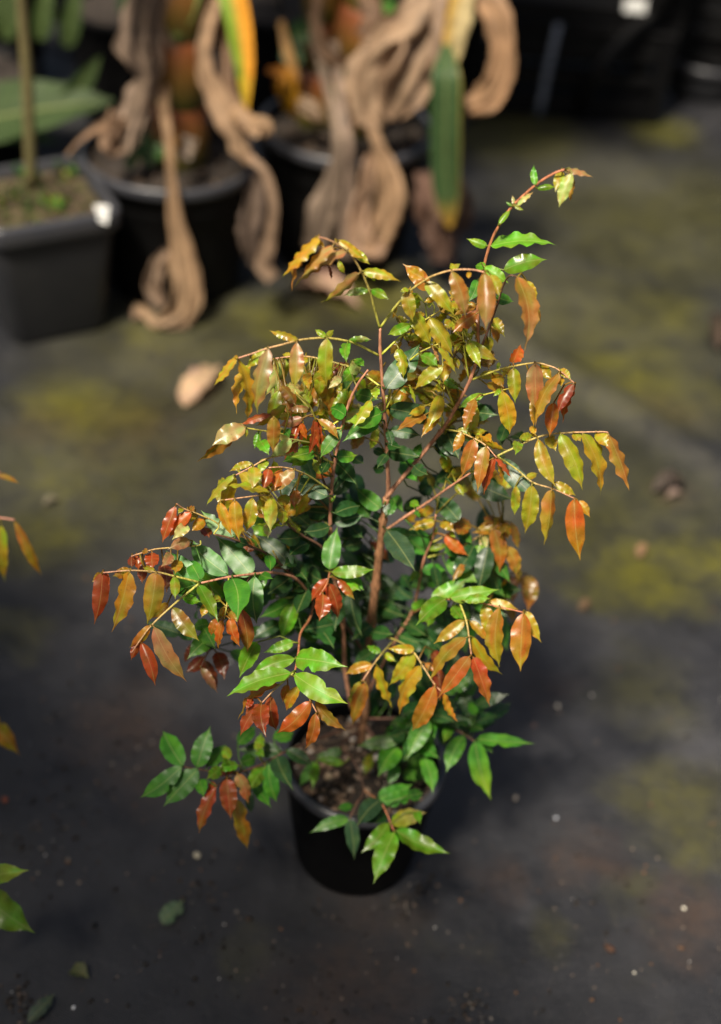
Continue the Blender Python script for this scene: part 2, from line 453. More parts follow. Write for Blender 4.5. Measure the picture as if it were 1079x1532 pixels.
def leaf_data(b, tip, width, n, code, rng, root=None, fold=None, wave=None, arch=None, rad=0.0009):
    ax = tip - b
    L = ax.length
    ax = ax / L
    n = (n - ax * n.dot(ax)).normalized()
    sd = ax.cross(n)
    c0 = LC[code[0]]; c1 = LC[code[-1]]
    j = [rng.uniform(.86, 1.14) for _ in range(3)]
    k = rng.uniform(.88, 1.12)
    c0 = tuple(x * q * k for x, q in zip(c0, j)); c1 = tuple(x * q * k for x, q in zip(c1, j))
    green = code[0] in 'mGS'
    if fold is None: fold = rng.uniform(0.05, 0.30) if green else rng.choice((rng.uniform(-.42, -.12), rng.uniform(.10, .5)))
    if wave is None: wave = (rng.uniform(0.03, 0.06) if green else rng.uniform(0.08, 0.15))
    if arch is None: arch = rng.uniform(0.02, 0.08) if green else rng.uniform(.04, .13)
    nw = rng.uniform(3.6, 5.2)
    p1, p2 = rng.uniform(0, 6.28), rng.uniform(0, 6.28)
    bend = rng.uniform(-0.06, 0.06)
    curl = rng.uniform(-0.5, 1.0)
    hw = width / 2
    skew = rng.uniform(.84, 1.22)
    sd1 = Vector((rng.uniform(0, 99), rng.uniform(0, 99), 0))
    alt = tuple(x * q for x, q in zip(c0, (.75, 1.25, .9))) if not green else tuple(x * q for x, q in zip(c0, (1.7, 1.25, .8)))
    alt2 = tuple(x * q for x, q in zip(c0, (1.15, .7, .7))) if not green else tuple(x * .7 for x in c0)
    bite = (rng.choice((-1, 1)), rng.uniform(.3, .75), rng.uniform(.03, .07)) if rng.random() < .10 else None
    V, Fc, Cc, U = [], [], [], []
    edge = (c0[0] * 1.12 + 0.03, c0[1] * 0.72, c0[2] * 0.7) if not green else tuple(x * 1.12 for x in c0)
    for t in TS:
        f = interp(PROF, t ** skew)
        mid = b + ax * (L * t) + n * (arch * L * math.sin(math.pi * t) - 0.10 * curl * L * max(0, t - .8) ** 2 * 12 * .3) + sd * (bend * L * math.sin(math.pi * t))
        env = math.sin(math.pi * min(1, t * 1.06)) ** 0.6 if t < .94 else 0.15
        for u in US:
            ph = p1 if u < 0 else p2
            wv = wave * width * abs(u) ** 2.2 * math.sin(2 * math.pi * nw * t + ph) * env
            inpl = 1 + 0.022 * math.cos(2 * math.pi * nw * t + ph) * abs(u) * env
            z = abs(u) * fold * hw * f + wv - 0.10 * hw * f * u * u
            if bite and u * bite[0] > .5: inpl *= 1 - .5 * math.exp(-((t - bite[1]) / bite[2]) ** 2)
            V.append(mid + sd * (u * hw * f * inpl) + n * z)
            cc = lerp(c0, c1, min(1, max(0, (t - .25) / .6)))
            cc = lerp(cc, edge, 0.5 * max(0, abs(u) - .45))
            q_ = noise.noise(sd1 + Vector((u * 1.3, t * 3.5, 0)))
            cc = lerp(cc, alt if q_ > 0 else alt2, min(.8, abs(q_) * 1.6))
            Cc.append(cc); U.append((u * max(f, .12), t))
    nu = len(US)
    for i in range(len(TS) - 1):
        for q in range(nu - 1):
            Fc.append((i * nu + q, i * nu + q + 1, (i + 1) * nu + q + 1, (i + 1) * nu + q))
    leaf = (V, Fc, Cc, U)
    if root is not None and (root - b).length > 1e-4:
        dd = (root - b).length
        mid = (root + b) / 2 - ax * dd * 0.15 + Vector((0, 0, 0.08 * dd))
        pc = lerp(c0, (0.25, 0.2, 0.04) if not green else (0.06, 0.09, 0.02), .6)
        st = tube([root, mid, b, b + ax * L * .06], [rad * 1.1, rad, rad, rad * .7], [pc] * 4, 5)
        leaf = merge(leaf, (st[0], st[1], st[2], [(0.5, u[1]) for u in st[3]]))
    return leaf
def leaf_object(parent, data):
    V, Fc, Cc, U = data
    o0 = V[0].copy()
    me = mesh_from([v - o0 for v in V], Fc, True, Cc, U, 'leaf')
    return link('leaf', me, M_LEAFG if Cc[0][1] > 1.9 * Cc[0][0] else M_LEAF, parent, o0)

ST = {'trunk': ((0.17, 0.09, 0.05), (0.34, 0.17, 0.085)), 'stem': ((0.36, 0.18, 0.105), (0.52, 0.24, 0.15)), 'dark': ((0.10, 0.05, 0.035), (0.14, 0.07, 0.04)),
      'pink': ((0.42, 0.44, 0.07), (0.50, 0.24, 0.16)), 'green': ((0.40, 0.45, 0.05), (0.48, 0.42, 0.08)), 'red': ((0.34, 0.15, 0.06), (0.45, 0.16, 0.08))}
Z = {1: (400, 330, 4.496), 2: (580, 370, 4.496), 3: (280, 470, 4.496), 4: (460, 500, 4.496), 5: (640, 520, 4.496), 6: (280, 640, 4.496), 7: (420, 640, 4.496),
     8: (600, 680, 4.496), 9: (120, 740, 4.496), 10: (300, 780, 4.496), 11: (480, 780, 4.496), 12: (600, 840, 4.496), 13: (180, 920, 4.496), 14: (200, 1050, 4.496),
     15: (480, 960, 4.496), 16: (420, 1100, 3.854), 17: (620, 1000, 5.395), 18: (690, 240, 5.395), 19: (340, 920, 5.395), 27: (640, 560, 3.372), 0: (0, 0, 1.0)}
def px(z, x, y):
    a = Z[z]
    return a[0] + x / a[2], a[1] + y / a[2]

# branch: (colour, r0 mm, r1 mm, [(zone, x, y, depth offset from the pot's axis in m)], [(zone, bx, by, tx, ty, width, colour[, extra depth])])
BR = []
def br(col, r0, r1, pts, leaves): BR.append((col, r0, r1, pts, leaves))
br('trunk', 7.5, 4.6, [(0, 541, 1112, 0), (0, 545, 1060, 0), (0, 556, 930, .005), (7, 640, 1060, .005), (7, 665, 850, .005), (7, 690, 620, 0), (7, 712, 470, 0)],
   [(7, 715, 690, 905, 965, 175, 'S', -.02), (7, 715, 590, 708, 468, 55, 'G', -.01), (7, 725, 585, 770, 488, 55, 'm', -.01), (7, 680, 680, 628, 560, 100, 'G', .03), (7, 600, 765, 735, 905, 75, 'R', .03),
    (7, 640, 880, 770, 865, 120, 'G', .05), (7, 640, 885, 570, 880, 90, 'G', .04), (11, 385, 560, 570, 640, 125, 'G', .03), (11, 340, 700, 205, 800, 120, 'G', -.02), (11, 370, 860, 215, 965, 100, 'G', -.03),
    (11, 330, 500, 200, 490, 60, 'G', .02), (7, 640, 950, 560, 1040, 90, 'G', .05), (11, 390, 400, 430, 470, 90, 'G', .05), (11, 350, 740, 490, 760, 120, 'G', -.03)])
br('stem', 3.4, 2.0, [(7, 712, 480, 0), (4, 545, 1000, 0), (4, 527, 650, 0), (4, 507, 350, 0), (4, 490, 100, 0), (1, 760, 720, 0)],
   [(4, 530, 362, 765, 55, 175, 'G', -.02), (4, 545, 500, 892, 592, 150, 'G', .01), (4, 555, 645, 768, 682, 95, 'G', .01), (4, 545, 790, 760, 825, 120, 'G', .01), (4, 545, 650, 572, 760, 60, 'G', -.01),
    (4, 545, 735, 635, 765, 75, 'G', -.015), (4, 535, 810, 468, 905, 75, 'S', -.02), (4, 525, 810, 440, 765, 65, 'G', .0), (4, 520, 900, 436, 900, 75, 'G', .01), (4, 545, 830, 470, 830, 70, 'G', -.01),
    (4, 500, 530, 262, 585, 145, 'ml', -.02), (4, 475, 585, 235, 725, 120, 'm', -.01), (4, 450, 365, 462, 440, 75, 'l', -.01), (4, 490, 250, 390, 350, 110, 'o', .04), (4, 590, 385, 568, 600, 100, 'o', .05), (4, 470, 620, 420, 780, 70, 'y', .04),
    (7, 670, 540, 503, 400, 125, 'm', -.01)])
br('stem', 3.6, 2.2, [(7, 725, 460, 0), (4, 560, 1060, 0), (4, 900, 650, .02), (4, 1000, 490, .03), (2, 560, 880, .03), (2, 612, 712, .03)],
   [(4, 715, 885, 812, 945, 105, 'S', -.015), (4, 705, 835, 768, 728, 65, 'm', -.01), (4, 640, 840, 745, 1000, 125, 'm', .03), (4, 760, 1060, 900, 935, 120, 'G', .04), (4, 920, 960, 1005, 890, 90, 'G', .05),
    (4, 880, 670, 1012, 835, 115, 'S', .01), (4, 870, 730, 935, 850, 80, 'G', .02), (5, 222, 430, 478, 455, 155, 'G', .01), (2, 400, 885, 482, 955, 60, 'g', .01), (2, 395, 970, 535, 1000, 85, 'u', .02),
    (2, 260, 930, 310, 1015, 95, 'y', .04), (2, 230, 985, 350, 1075, 95, 'y', .04), (5, 110, 215, 215, 280, 55, 'g', -.01), (2, 100, 940, 190, 1010, 25, 'l', .0), (7, 830, 560, 960, 455, 95, 'G', .05),
    (7, 745, 475, 825, 565, 105, 'm', .04), (7, 870, 330, 810, 230, 100, 'm', .05)])
br('red', 2.2, 1.4, [(2, 612, 712, .03), (2, 606, 430, .035), (2, 625, 260, .04), (18, 185, 850, .045), (18, 240, 660, .05), (18, 310, 520, .05), (18, 410, 375, .05), (18, 600, 200, .05), (18, 740, 110, .05), (18, 835, 73, .05)],
   [(18, 240, 690, 768, 678, 115, 'g'), (18, 205, 690, 42, 630, 75, 'gl'), (18, 345, 885, 692, 800, 150, 'g', -.01), (18, 190, 860, 385, 990, 110, 'g', -.02), (18, 190, 855, 112, 850, 80, 'g', -.01),
    (18, 305, 515, 402, 395, 55, 'l', -.01), (18, 430, 370, 507, 402, 32, 'l', -.01), (18, 425, 360, 415, 280, 34, 'k', -.005), (18, 410, 365, 358, 333, 26, 'g'), (18, 450, 365, 585, 255, 46, 'kp', -.008),
    (18, 600, 195, 588, 33, 62, 'gm'), (18, 612, 228, 762, 215, 55, 'gl'), (18, 810, 88, 758, 258, 100, 'y', .01), (18, 895, 100, 790, 380, 120, 'k', -.01), (18, 830, 73, 1068, 138, 58, 'p'), (18, 915, 180, 880, 335, 45, 'o', .01),
    (2, 605, 222, 540, 375, 85, 'm', .01), (2, 730, 330, 850, 365, 85, 'm', .02)])
br('dark', 1.5, 0.9, [(2, 616, 706, .03), (2, 690, 520, .03), (2, 740, 380, .02), (2, 785, 240, .01), (2, 825, 190, .0), (2, 875, 200, .0)],
   [(2, 872, 200, 922, 700, 145, 'op'), (2, 935, 225, 992, 385, 80, 'o', .02), (2, 985, 375, 1032, 505, 52, 'o', .02), (2, 705, 480, 790, 605, 95, 'y', .03), (2, 715, 520, 742, 650, 65, 'o', .04), (2, 690, 600, 640, 760, 90, 'y', .05), (2, 690, 690, 680, 830, 80, 'o', .06)])
br('pink', 1.7, 0.9, [(1, 757, 722, 0), (1, 720, 590, -.005), (1, 690, 480, -.01), (1, 640, 360, -.015), (1, 570, 240, -.02), (1, 480, 165, -.03), (1, 400, 125, -.035), (1, 345, 112, -.04)],
   [(1, 345, 112, 102, 380, 85, 'o'), (1, 340, 116, 163, 468, 62, 'o', .01), (1, 440, 172, 225, 385, 85, 'po', -.005), (1, 532, 212, 180, 442, 88, 'py', -.015), (1, 478, 135, 665, 265, 80, 'o', .02), (1, 560, 190, 690, 295, 70, 'y', .02),
    (1, 618, 356, 362, 552, 80, 'py', -.01), (1, 648, 340, 897, 410, 92, 'yo'), (1, 682, 470, 508, 508, 56, 'gk'), (1, 698, 465, 817, 530, 70, 'gl'), (1, 480, 270, 522, 358, 48, 'y', .02), (1, 330, 135, 385, 190, 45, 'u', .01), (1, 700, 370, 725, 410, 32, 'l', .005), (1, 415, 300, 432, 400, 24, 'R', .02)])
br('pink', 1.7, 1.0, [(1, 763, 716, 0), (2, 60, 390, .0), (2, 150, 295, .0), (2, 230, 235, -.005), (2, 310, 190, -.01), (2, 430, 155, -.015), (2, 560, 150, -.02), (2, 655, 168, -.025)],
   [(2, 125, 300, 172, 508, 112, 'y'), (2, 140, 285, 82, 300, 42, 'y'), (2, 240, 208, 128, 130, 85, 'u'), (2, 258, 235, 455, 465, 115, 'y', .005), (2, 432, 162, 525, 475, 130, 'op', -.008), (2, 652, 170, 660, 565, 148, 'op', -.01),
    (2, 690, 180, 750, 330, 100, 'y', .01), (2, 455, 150, 425, 105, 48, 'y', .005), (2, 550, 158, 545, 212, 42, 'u'), (2, 320, 345, 243, 372, 45, 'u', .01), (2, 430, 155, 490, 110, 40, 'y', .01)])
br('green', 1.2, 0.8, [(2, 545, 882, .03), (2, 515, 680, .03), (2, 500, 480, .03), (2, 478, 420, .03)],
   [(2, 528, 640, 748, 765, 100, 'yu', -.005), (2, 485, 640, 448, 705, 55, 'y'), (2, 445, 470, 560, 640, 120, 'y', .03), (2, 560, 395, 610, 520, 95, 'p', .02), (2, 420, 480, 400, 560, 80, 'y', .03), (2, 430, 580, 520, 740, 110, 'y', .05), (2, 560, 650, 600, 780, 100, 'y', .05)])
br('green', 1.6, 0.8, [(1, 770, 898, 0), (2, 100, 590, .01), (2, 200, 520, .015), (2, 360, 422, .02)],
   [(2, 155, 520, 0, 590, 80, 'gl', -.01), (2, 178, 455, 258, 450, 52, 'u'), (2, 285, 475, 442, 735, 135, 'y', -.005), (2, 100, 600, 235, 600, 70, 'y', .01), (2, 90, 630, 18, 725, 65, 'o', .02), (2, 60, 480, 150, 490, 60, 'y', .02), (2, 250, 540, 300, 610, 60, 'k', .01), (2, 320, 600, 380, 740, 100, 'y', .03), (2, 140, 640, 250, 700, 70, 'o', .02)])
br('green', 1.3, 0.8, [(2, 150, 760, .0), (2, 230, 700, -.005), (2, 345, 648, -.01)],
   [(2, 222, 725, 340, 800, 90, 'g', -.02), (2, 372, 800, 182, 955, 110, 'yu', -.03), (2, 350, 670, 462, 855, 55, 'y', -.01), (2, 310, 690, 345, 775, 24, 'p', -.01), (2, 440, 740, 480, 820, 60, 'y', .04)])
br('green', 1.3, 0.7, [(2, 447, 1070, .03), (2, 400, 950, .025), (2, 365, 860, .02)], [(2, 360, 855, 330, 780, 50, 'y'), (2, 340, 890, 350, 930, 24, 'l')])
br('green', 1.1, 0.7, [(2, 365, 1240, .02), (2, 370, 1070, .02), (2, 382, 940, .02)], [(2, 382, 940, 300, 960, 80, 'y', .03), (2, 382, 940, 430, 1000, 60, 'u', .03)])
br('green', 1.2, 0.7, [(4, 530, 502, 0), (4, 570, 430, -.005), (4, 622, 365, -.01)], [(4, 622, 365, 672, 402, 26, 'lk', -.005), (4, 690, 345, 726, 470, 30, 'l', .0)])
# S5, the long arching shoot at the upper left, and the one behind it
br('pink', 1.7, 0.9, [(1, 748, 906, 0), (3, 1150, 205, -.01), (3, 1060, 178, -.02), (3, 940, 160, -.03), (3, 830, 165, -.04), (3, 740, 178, -.05), (3, 640, 205, -.06), (3, 540, 230, -.065), (3, 440, 265, -.07), (3, 340, 297, -.075)],
   [(3, 332, 290, 178, 482, 66, 'u'), (3, 347, 305, 398, 738, 92, 'op'), (3, 425, 340, 330, 668, 80, 'o', .015), (3, 545, 232, 468, 672, 130, 'py', -.006), (3, 520, 238, 392, 365, 78, 'y', .01), (3, 737, 190, 722, 505, 118, 'py', -.006),
    (3, 745, 170, 553, 112, 62, 'u'), (3, 942, 165, 940, 490, 125, 'y', -.008), (3, 935, 150, 860, 102, 48, 'l'), (3, 945, 150, 988, 105, 48, 'l'), (1, 545, 808, 705, 803, 48, 'gk'), (1, 540, 822, 533, 955, 80, 'g', -.005), (3, 320, 285, 345, 300, 30, 'o')])
br('pink', 1.4, 0.8, [(4, 492, 352, 0), (4, 330, 240, .02), (4, 200, 195, .03), (4, 80, 165, .035), (3, 810, 285, .035), (3, 700, 285, .03), (3, 590, 298, .025)],
   [(3, 655, 298, 518, 562, 90, 'k'), (3, 680, 300, 562, 580, 110, 'yk', .01), (3, 885, 340, 775, 460, 80, 'e', .01), (3, 840, 410, 755, 570, 80, 'o', .02), (3, 905, 370, 878, 570, 100, 'y', -.01), (3, 720, 480, 660, 605, 70, 'u', .02),
    (3, 810, 490, 785, 590, 70, 'o', .02), (3, 1020, 430, 945, 505, 85, 'k', -.01), (3, 840, 540, 885, 630, 80, 'y', .01), (3, 940, 500, 962, 650, 70, 'o', .02), (4, 320, 225, 225, 330, 95, 'g', -.02), (4, 225, 285, 140, 368, 70, 'k', -.02),
    (4, 320, 170, 385, 218, 65, 'g', -.01), (4, 270, 300, 262, 430, 60, 'm', -.01), (4, 240, 330, 200, 430, 80, 'y', .02), (3, 700, 290, 640, 270, 50, 'y'), (3, 800, 285, 780, 350, 60, 'y', .02), (4, 400, 380, 470, 330, 70, 'y', .03), (4, 320, 400, 480, 440, 110, 'm', .02), (3, 1060, 330, 980, 420, 90, 'R', .03)])
# stem D, second stem left of the trunk
br('stem', 4.0, 1.5, [(0, 527, 1062, -.03), (0, 516, 1000, -.03), (0, 513, 930, -.03), (0, 500, 860, -.03), (7, 335, 700, -.03), (7, 340, 460, -.03), (7, 365, 230, -.03), (4, 230, 640, -.03), (4, 285, 450, -.03), (4, 340, 335, -.03), (4, 408, 240, -.03)],
   [(7, 315, 460, 48, 345, 135, 'G', -.02), (7, 310, 575, 155, 555, 120, 'G'), (7, 330, 665, 152, 700, 110, 'G', -.01), (7, 345, 445, 500, 245, 125, 'G', .02), (7, 365, 575, 535, 525, 125, 'G', -.005), (7, 360, 640, 565, 585, 105, 'G', .01),
    (7, 328, 950, 382, 665, 138, 'm', -.04), (7, 345, 970, 635, 952, 95, 'g', -.04), (7, 75, 560, 190, 665, 115, 'G', .01), (7, 470, 740, 560, 650, 60, 'G', .03), (7, 430, 800, 560, 770, 95, 'G', .03), (7, 480, 660, 560, 745, 90, 'G', .04),
    (4, 230, 645, 85, 835, 95, 'm', -.02), (4, 195, 825, 338, 812, 95, 'ml', -.02), (4, 92, 935, 38, 838, 75, 'l', -.03), (4, 95, 935, 145, 850, 75, 'G', -.03), (4, 255, 545, 150, 495, 115, 'm', -.01), (7, 358, 232, 228, 352, 110, 'e', .03),
    (7, 340, 500, 375, 450, 26, 'l', -.01), (4, 180, 850, 330, 1010, 130, 'G', .03), (7, 500, 200, 560, 240, 90, 'G', .04), (11, 150, 500, 95, 740, 120, 'G', -.01), (11, 200, 470, 280, 775, 115, 'G', -.01), (11, 170, 380, 290, 465, 95, 'm', -.02),
    (10, 900, 690, 700, 730, 120, 'G', -.02), (10, 780, 700, 900, 860, 140, 'G', -.02), (11, 30, 620, 80, 780, 110, 'G', .0), (11, 140, 160, 270, 130, 110, 'G', .04), (11, 200, 120, 290, 30, 90, 'G', .04)])
br('green', 1.3, 1.0, [(4, 235, 630, -.03), (3, 900, 770, -.04), (3, 862, 700, -.05), (3, 820, 610, -.055), (3, 735, 530, -.06)],
   [(3, 858, 708, 812, 955, 65, 'r'), (3, 868, 715, 882, 925, 44, 'r', .004), (3, 878, 715, 915, 912, 46, 'r', .008), (3, 882, 708, 1020, 842, 72, 'e', -.005), (3, 775, 700, 615, 750, 78, 'p'), (3, 745, 735, 688, 885, 66, 'r', .005), (3, 748, 740, 758, 880, 40, 'r'), (3, 760, 725, 805, 845, 56, 'e'),
    (3, 815, 640, 670, 650, 66, 'p', .01), (3, 745, 860, 650, 995, 80, 'r', .005), (3, 735, 535, 720, 500, 16, 'l')])
br('dark', 1.6, 0.9, [(7, 340, 440, -.03), (4, 130, 1030, -.035), (4, 92, 935, -.04)], [(3, 850, 925, 690, 965, 110, 'ml', -.02), (3, 700, 840, 560, 962, 100, 'k', -.04)])
# S7
br('green', 1.3, 0.8, [(4, 250, 560, -.03), (3, 850, 810, -.04), (3, 700, 812, -.06), (3, 520, 785, -.08), (3, 395, 765, -.09)],
   [(3, 392, 762, 168, 885, 150, 'k', -.005), (3, 320, 740, 66, 995, 105, 'op', .008), (3, 560, 670, 355, 745, 56, 'r', .01), (3, 665, 612, 455, 755, 76, 'yu', .01), (3, 585, 690, 578, 935, 110, 'p', -.02), (3, 480, 795, 452, 905, 56, 'g', .005),
    (3, 490, 850, 552, 948, 95, 'g'), (3, 620, 700, 700, 660, 60, 'y', .02), (3, 400, 770, 395, 830, 26, 'y'), (3, 760, 660, 640, 640, 60, 'u', .03), (3, 640, 780, 690, 830, 70, 'm', .01)])
# S8, S9, S10
br('pink', 1.5, 0.8, [(7, 362, 240, -.03), (6, 860, 190, -.05), (6, 700, 180, -.07), (6, 545, 205, -.09), (6, 440, 260, -.10), (6, 325, 320, -.11)],
   [(6, 432, 238, 283, 295, 58, 'u'), (6, 312, 315, 128, 525, 60, 'yu'), (6, 322, 330, 258, 580, 110, 'o', .008), (6, 450, 265, 438, 418, 110, 'yk', -.006), (6, 535, 215, 478, 318, 75, 'l', .006), (6, 760, 190, 640, 230, 90, 'm', .02), (6, 800, 180, 700, 260, 100, 'ml', .01)])
br('pink', 1.3, 0.9, [(6, 960, 420, -.04), (6, 830, 330, -.06), (6, 730, 285, -.08), (6, 640, 265, -.09), (6, 550, 268, -.10)],
   [(6, 550, 272, 508, 425, 88, 'r'), (6, 720, 288, 555, 440, 110, 'pe', -.008), (6, 635, 282, 590, 415, 110, 'e', .005), (6, 690, 460, 598, 505, 90, 'yu', .0), (6, 735, 420, 722, 545, 85, 'e', .01), (6, 730, 500, 690, 555, 50, 'l')])
br('pink', 1.3, 0.8, [(6, 760, 715, -.06), (6, 690, 620, -.09), (6, 630, 530, -.105), (6, 555, 460, -.115), (6, 490, 455, -.12), (6, 370, 470, -.13), (6, 255, 485, -.135)],
   [(6, 320, 488, 352, 760, 118, 'o', -.008), (6, 440, 470, 398, 700, 112, 'y', .002), (6, 567, 468, 560, 700, 110, 'yk', -.006), (6, 545, 432, 245, 395, 56, 'y', -.01), (6, 212, 505, 302, 735, 84, 'u', -.004), (6, 640, 535, 640, 655, 85, 'y', .01), (6, 540, 650, 545, 745, 70, 'k', .0), (6, 640, 660, 450, 648, 16, 'l'), (6, 490, 480, 520, 600, 90, 'y', .02), (6, 600, 640, 510, 700, 70, 'l', .01), (6, 620, 560, 520, 560, 70, 'y', .02)])
br('dark', 2.0, 1.2, [(0, 500, 850, -.03), (6, 910, 805, -.05), (6, 770, 720, -.06), (6, 690, 660, -.065), (6, 648, 590, -.07)],
   [(6, 755, 735, 598, 745, 120, 'G'), (6, 815, 775, 685, 860, 115, 'G', .005), (6, 830, 660, 715, 560, 100, 'G', .01), (6, 740, 700, 745, 660, 40, 'l')])
br('dark', 2.4, 1.3, [(0, 550, 985, 0), (0, 520, 940, -.02), (0, 470, 900, -.04), (6, 780, 1060, -.06), (6, 690, 970, -.07), (6, 540, 850, -.09), (6, 430, 800, -.10), (6, 320, 750, -.11), (6, 180, 715, -.12)],
   [(6, 705, 935, 438, 708, 140, 'G', -.005), (6, 545, 855, 560, 965, 82, 'm', -.01),
    (9, 1042, 275, 812, 105, 120, 'm', .0), (10, 690, 430, 610, 480, 110, 'G', .01), (10, 610, 375, 450, 490, 140, 'G', .0), (10, 720, 450, 645, 625, 120, 'G', .0), (10, 620, 300, 720, 400, 110, 'G', .02), (10, 730, 330, 830, 400, 120, 'G', .03), (10, 640, 270, 560, 300, 90, 'G', .01), (6, 330, 760, 420, 790, 80, 'G', .01)])
# S11, S12
br('pink', 1.2, 0.8, [(6, 180, 715, -.12), (9, 930, 200, -.115), (9, 805, 135, -.12), (9, 700, 95, -.125), (9, 650, 62, -.13)],
   [(9, 642, 78, 552, 325, 92, 'r'), (9, 745, 118, 598, 292, 100, 'e', -.004), (9, 835, 165, 748, 248, 88, 'u'), (9, 722, 205, 618, 305, 95, 'k', -.008), (9, 730, 85, 770, 110, 60, 'o', .01), (9, 690, 90, 660, 130, 40, 'y'), (9, 830, 220, 870, 290, 90, 'R', .02), (9, 770, 120, 740, 190, 70, 'o', .015)])
br('pink', 1.2, 0.8, [(6, 90, 760, -.12), (9, 800, 340, -.125), (9, 690, 350, -.13), (9, 570, 360, -.135), (9, 490, 370, -.14), (9, 390, 400, -.145), (9, 345, 415, -.15)],
   [(9, 735, 305, 590, 370, 100, 'p', -.01), (9, 485, 388, 488, 505, 118, 'r'), (9, 380, 408, 392, 508, 66, 'r', .005), (9, 350, 410, 350, 490, 66, 'R', .01), (9, 610, 395, 542, 488, 88, 'p', -.005), (9, 430, 470, 418, 600, 80, 'R', .015), (9, 560, 470, 582, 660, 120, 'R', .02), (9, 655, 440, 640, 532, 95, 'u', -.005), (9, 810, 572, 578, 378, 120, 'm', -.02), (9, 420, 380, 460, 390, 50, 'o'), (9, 440, 500, 470, 480, 40, 'u', -.01)])
# F, the long branch to the left
br('stem', 2.4, 1.5, [(0, 470, 898, -.04), (10, 640, 385, -.075), (10, 490, 345, -.10), (10, 350, 355, -.12), (10, 190, 375, -.14), (10, 0, 415, -.16)],
   [(6, 275, 990, 10, 765, 160, 'm', .01), (6, 432, 990, 182, 718, 175, 'm', .005), (6, 495, 985, 580, 1015, 85, 'm', -.005), (6, 88, 1025, -5, 880, 115, 'm', .0), (10, 215, 385, 247, 675, 192, 'm', -.015), (10, 365, 372, 380, 690, 155, 'mS', -.01), (10, 600, 545, 395, 645, 120, 'm', .0), (10, 622, 560, 545, 805, 125, 'g', -.02), (10, 640, 720, 345, 755, 130, 'G', .03), (9, 800, 610, 932, 865, 95, 'gl', -.015), (9, 690, 685, 817, 722, 70, 'g', .0), (9, 665, 665, 725, 635, 50, 'm', .01), (9, 900, 680, 950, 720, 60, 'y', .02)])
br('pink', 1.5, 0.8, [(9, 805, 590, -.16), (9, 620, 545, -.17), (9, 510, 520, -.175), (9, 340, 510, -.185), (9, 155, 525, -.19)],
   [(9, 150, 530, 93, 876, 130, 'r'), (9, 140, 530, 78, 590, 60, 'o', .01), (9, 165, 530, 195, 630, 66, 'r', .01), (9, 330, 520, 212, 925, 135, 'uo', -.004), (9, 330, 500, 218, 548, 85, 'uo', .01), (9, 512, 528, 450, 878, 160, 'oy', -.006), (9, 632, 550, 640, 705, 80, 'l'), (9, 590, 730, 478, 835, 75, 'u', .01), (9, 500, 510, 420, 490, 50, 'u', .005)])
br('pink', 1.6, 0.9, [(9, 808, 592, -.16), (9, 700, 680, -.175), (9, 600, 765, -.19), (9, 480, 880, -.205), (9, 400, 985, -.215), (9, 345, 1065, -.22)],
   [(9, 622, 760, 802, 985, 128, 'oy'), (9, 497, 890, 717, 1258, 140, 'po', -.005), (9, 470, 878, 332, 1030, 80, 'ur'), (13, 142, 185, 236, 478, 108, 'r'), (13, 125, 182, 72, 305, 66, 'r', .01)])
br('green', 1.1, 0.8, [(10, 190, 376, -.14), (10, 185, 470, -.16), (10, 178, 560, -.17), (10, 160, 655, -.18)],
   [(10, 152, 665, 120, 860, 64, 'e'), (10, 198, 655, 268, 845, 92, 'e', -.004), (10, 270, 585, 316, 885, 118, 'ro', .008), (10, 110, 650, 72, 770, 64, 'e', .005), (10, 150, 580, 130, 660, 45, 'u', .005), (10, 50, 555, 8, 645, 70, 'u', .02), (10, 200, 580, 250, 680, 80, 'o', .01)])
br('dark', 1.4, 1.0, [(10, 350, 356, -.12), (10, 120, 700, -.10), (13, 600, 230, -.10), (13, 570, 290, -.11), (13, 542, 350, -.12)],
   [(13, 545, 358, 655, 525, 68, 'p', -.01), (13, 570, 308, 657, 495, 110, 'R'), (13, 650, 250, 702, 438, 120, 'R', .01), (13, 560, 280, 440, 388, 100, 'R', .005), (13, 620, 150, 450, 300, 130, 'm', -.02), (13, 520, 150, 385, 138, 70, 'm', .01), (13, 480, 200, 430, 320, 60, 'R', .015), (13, 560, 90, 640, 230, 120, 'm', -.01), (13, 600, 60, 480, 90, 90, 'm', .0)])
# red tuft in front of stem D
br('red', 1.6, 1.0, [(0, 494, 852, -.05), (10, 868, 350, -.07), (10, 850, 420, -.10), (10, 800, 500, -.12)],
   [(10, 860, 385, 745, 535, 90, 'r'), (10, 825, 490, 798, 672, 130, 'r', -.006), (10, 862, 420, 925, 660, 118, 'r', .004), (10, 925, 392, 1038, 528, 72, 'rl', .0), (10, 845, 400, 770, 500, 60, 'e', .004), (10, 950, 392, 1078, 465, 85, 'g', .02)])
